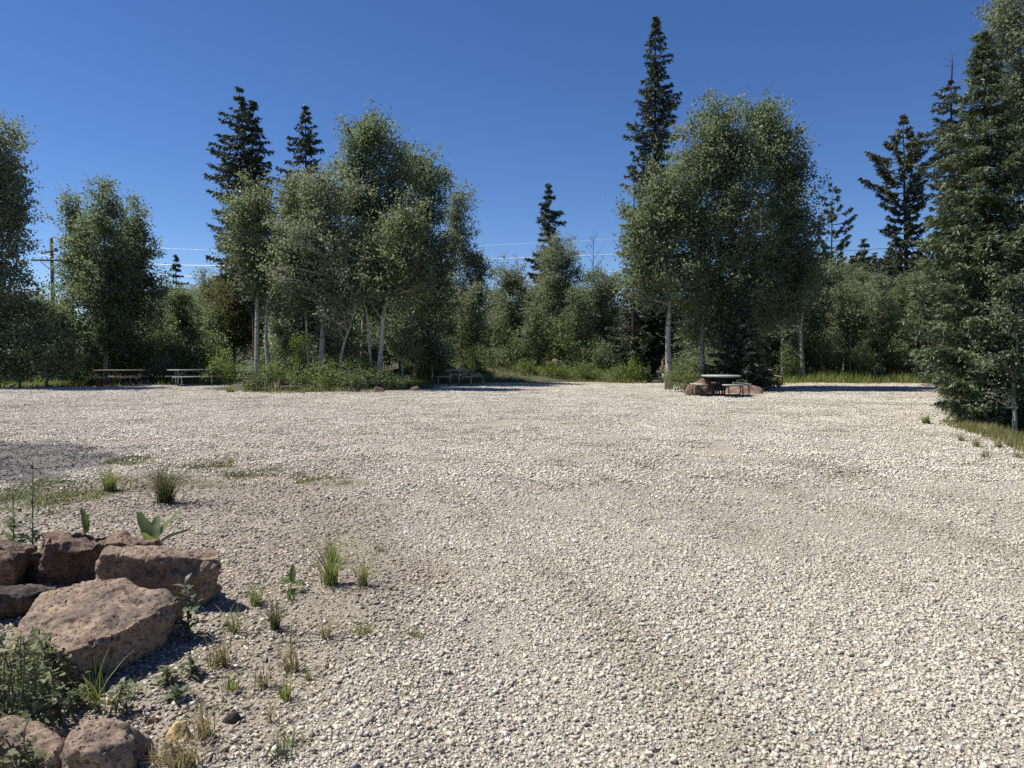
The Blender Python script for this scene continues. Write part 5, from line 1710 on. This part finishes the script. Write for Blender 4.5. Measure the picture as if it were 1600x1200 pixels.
def serrated_weed(name, label, base, h, n, leafL, seed, mat='thistle', spread=0.35, cat='weed', lean=(0, 0)):
    """upright weed: stem with toothed narrow leaves all round"""
    r = np.random.default_rng(seed)
    t = thing(name, label, cat, tuple(base))
    G = Geo()
    st = np.stack((np.linspace(0, lean[0], 6), np.linspace(0, lean[1], 6), np.linspace(-0.02, h, 6)), 1)
    G.tube(st, np.linspace(0.006, 0.0025, 6), 6)
    obj('stem', G.mesh('stem', M['stem'], True), t)
    for i in range(n):
        f = (i + 0.5) / n
        z = h * (0.06 + 0.94 * f)
        L = leafL * (1.1 - 0.65 * f) * r.uniform(0.8, 1.2)
        k = 11
        s = np.linspace(0, 1, k)
        w = 0.22 * L * np.sin(np.pi * (0.08 + 0.92 * s)) * np.where(np.arange(k) % 2, 1.0, 0.45) + 0.001
        x = L * s; zz = L * (0.35 * s - 0.55 * s * s)
        v = np.concatenate((np.stack((x, w, zz + 0.15 * w), 1), np.stack((x, np.zeros(k), zz), 1), np.stack((x, -w, zz + 0.15 * w), 1)))
        q = np.array([(a * k + j, a * k + j + 1, (a + 1) * k + j + 1, (a + 1) * k + j) for a in (0, 1) for j in range(k - 1)])
        R = np.array(Matrix.Rotation(i * 2.4 + r.normal(0, 0.2), 3, 'Z') @ Matrix.Rotation(-r.uniform(0.0, 0.9), 3, 'Y'))
        p0 = np.array([np.interp(z, st[:, 2], st[:, kk]) for kk in range(3)])
        obj('leaf', mesh_np('leaf', v @ R.T + p0, q, M[mat], np.full(len(v), r.uniform(0, 1)), False), t)
    return t


c = gnd(297, 1003)
serrated_weed('thistle', 'spiky thistle standing in front of the wedge boulder', (c[0], c[1], 0), 0.34, 20, 0.12, 1, lean=(-0.02, 0.0))
c = gnd(262, 1075)
serrated_weed('thistle', 'low toothed weed in the shade beside the flat-topped boulder', (c[0], c[1], 0), 0.10, 18, 0.09, 2, 'goose')
c = gnd(300, 1062)
serrated_weed('thistle', 'toothed weed at the sunny edge of the boulder shadow', (c[0], c[1], 0), 0.10, 18, 0.085, 3, 'thistle')
c = gnd(278, 1098)
serrated_weed('thistle', 'flat toothed rosette above the ochre rock', (c[0], c[1], 0), 0.06, 16, 0.085, 4, 'thistle')
c = gnd(10, 905)
serrated_weed('thistle', 'tall thin weed at the left edge behind the boulders', (c[0] - 0.02, c[1] + 0.3, 0), 0.80, 26, 0.14, 5, 'thistle', lean=(0.03, 0))
c = gnd(20, 890)
serrated_weed('thistle', 'dark leafy weed between the left-edge boulder and hollow boulder', (c[0], c[1], 0), 0.42, 24, 0.15, 6, 'goose', lean=(0.02, 0))
c = gnd(45, 905)
broad_plant('dock_plant', 'pale broad leaf low between the left boulders', (c[0], c[1], 0.02), [(0.16, 0.085, 80, 65, 0.2), (0.15, 0.07, 200, 35, 0.4), (0.14, 0.07, 320, 30, 0.4)], 7)
c = gnd(-6, 890)
serrated_weed('thistle', 'leafy weed half cut off at the left edge', (c[0], c[1] + 0.2, 0), 0.50, 24, 0.16, 8, 'thistle')
c = gnd(62, 1012, .22)
serrated_weed('thistle', 'tiny green sprig growing on top of the flat boulder', (c[0], c[1], .22), 0.09, 10, 0.045, 9, 'goose')

# dry litter: short dead blades lying among the pebbles
lx = rng.uniform(-4.6, 0.2, 9000); ly = rng.uniform(2.5, 6.5, 9000)
lk = (zones(lx, ly)[0] > 0.4) & (noise2(lx, ly, 1.6, 91) > 0.05) & (rng.uniform(size=9000) < 0.55)
lx, ly = lx[lk], ly[lk]
la = rng.uniform(0, 6.283, len(lx)); ll = rng.uniform(0.02, 0.075, len(lx))
lz = lot_h(lx, ly) + rng.uniform(0.008, 0.020, len(lx))
ld = np.stack((np.cos(la), np.sin(la), rng.normal(0, 0.15, len(lx))), 1) * ll[:, None] * 0.5
lw = np.stack((-np.sin(la), np.cos(la), np.zeros(len(lx))), 1) * 0.0014
lc = np.stack((lx, ly, lz), 1)
lv = np.stack((lc - ld - lw, lc - ld + lw, lc + ld + lw * 0.4, lc + ld - lw * 0.4), 1).reshape(-1, 3)
tag(obj('plant_litter', mesh_np('plant_litter', lv, np.arange(len(lv)).reshape(-1, 4), M['grass_dry'], np.repeat(rng.uniform(0, 1, len(lx)), 4))),
    'dry dead stems scattered over the brown pebbles', kind='stuff')

# dead twigs lying on the dirt
for px, py, ln, az, lab in ((335, 835, 0.30, 20, 'thin dead twig on brown pebbles right of the wedge boulder'), (520, 1002, 0.34, -14, 'thin dead stalk lying below the tall grass tuft'), (610, 940, 0.22, 35, 'short dead twig where dirt meets pale gravel'),
                            (300, 1120, 0.20, 60, 'bleached twig above the ochre rock'), (470, 1010, 0.24, 8, 'dark dead stalk beside the dry wisp')):
    r0 = np.random.default_rng(px)
    c = gnd(px, py)
    z_ = float(lot_h(np.array([c[0]]), np.array([c[1]]))[0]) + 0.018
    a_ = math.radians(az)
    pts = np.array([(math.cos(a_) * t * ln + r0.normal(0, .008), math.sin(a_) * t * ln + r0.normal(0, .008), r0.uniform(0, .012)) for t in np.linspace(-.5, .5, 8)])
    G = Geo(); G.tube(pts, np.linspace(0.005, 0.002, 8), 5)
    for k in (2, 4, 5):
        G.tube(np.stack((pts[k], pts[k] + r0.normal(0, .03, 3) + (0, 0, .02))), (0.0025, 0.001), 4)
    tag(obj('twig', G.mesh('twig', M['dead_wood'], True), None, (c[0], c[1], z_)), lab, 'twig', 'dead twigs on the dirt')

# gooseberry bush with lobed leaves at the bottom left corner
def lobed(L):
    a = np.linspace(-2.5, 2.5, 13)
    rr = L * (0.62 + 0.38 * np.abs(np.cos(a * 1.26)))
    v = np.stack((rr * np.cos(a) * 0.9 + L * 0.25, rr * np.sin(a), 0.12 * rr * np.abs(np.sin(a))), 1)
    v = np.concatenate((np.zeros((1, 3)), v))
    f = np.array([(0, i, i + 1) for i in range(1, 13)])
    return v, f


def gooseberry(label, stems, seed, z0=0.0, leafL=0.0145, per=26):
    r = np.random.default_rng(seed)
    b0 = np.array(stems[0][0], float)
    t = thing('gooseberry_bush', label, 'bush', tuple(b0))
    lv, lf = lobed(leafL)
    V, Fc, Tn, k = [], [], [], 0
    G = Geo()
    for a, e in stems:
        a = np.array(a, float); e = np.array(e, float)
        pts = bezier(a, e, np.array((0, 0, 0.10)) + r.normal(0, 0.03, 3), 9)
        G.tube(pts - b0, np.linspace(0.005, 0.0018, 9), 5)
        for i in range(per):
            u_ = r.uniform(0.18, 1.0)
            c_ = np.array([np.interp(u_, np.linspace(0, 1, 9), pts[:, kk]) for kk in range(3)])
            d = r.normal(size=3) * np.array((1, 1, 0.6)); d /= np.linalg.norm(d)
            c_ = c_ + d * r.uniform(0.01, 0.06)
            nrm = unit(np.array((0, 0, 1.0)) + r.normal(0, 0.55, 3))
            tx = unit(np.cross(nrm, r.normal(size=3)))
            R = np.stack((tx, np.cross(nrm, tx), nrm), 1)
            V.append(lv @ R.T * r.uniform(0.7, 1.35) + c_ - b0); Fc.append(lf + k); Tn.append(np.full(len(lv), r.uniform())); k += len(lv)
    obj('stem', G.mesh('stem', M['stem'], True), t)
    obj('foliage', mesh_np('foliage', np.concatenate(V), np.concatenate(Fc), M['goose'], np.concatenate(Tn)), t)
    return t


r_ = np.random.default_rng(77)
st = []
for i in range(90):
    px, py, d = r_.uniform(-70, 82), r_.uniform(985, 1120), r_.uniform(2.75, 3.35)
    e = at(px, py, d)
    if e[2] < 0.05: continue
    a = np.array((e[0] + r_.normal(0, 0.08), d + r_.normal(0, 0.08), 0.0))
    st.append((a, e))
gooseberry('lobed-leaf gooseberry bush spilling over the boulders at bottom left', st, 1, per=22)
st = []
for i in range(9):
    px, py, d = r_.uniform(120, 225), r_.uniform(1075, 1112), r_.uniform(2.95, 3.25)
    e = at(px, py, d); e[2] = max(e[2], 0.05)
    st.append((np.array((e[0] - 0.05, d, 0.0)), e))
gooseberry('low trailing gooseberry sprays between the flat and the bottom boulders', st, 2, per=20)
st = []
for i in range(8):
    px, py, d = r_.uniform(-20, 60), r_.uniform(1120, 1190), r_.uniform(2.45, 2.6)
    e = at(px, py, d); e[2] = max(e[2], 0.05)
    st.append((np.array((e[0], d + .05, 0.0)), e))
gooseberry('loose gooseberry sprigs in front of the shadowed boulder', st, 3, per=16)

print('TRIS', sum(len(o.data.polygons) for o in bpy.data.objects if o.type=='MESH'), sum(len(m.polygons) for m in bpy.data.meshes))
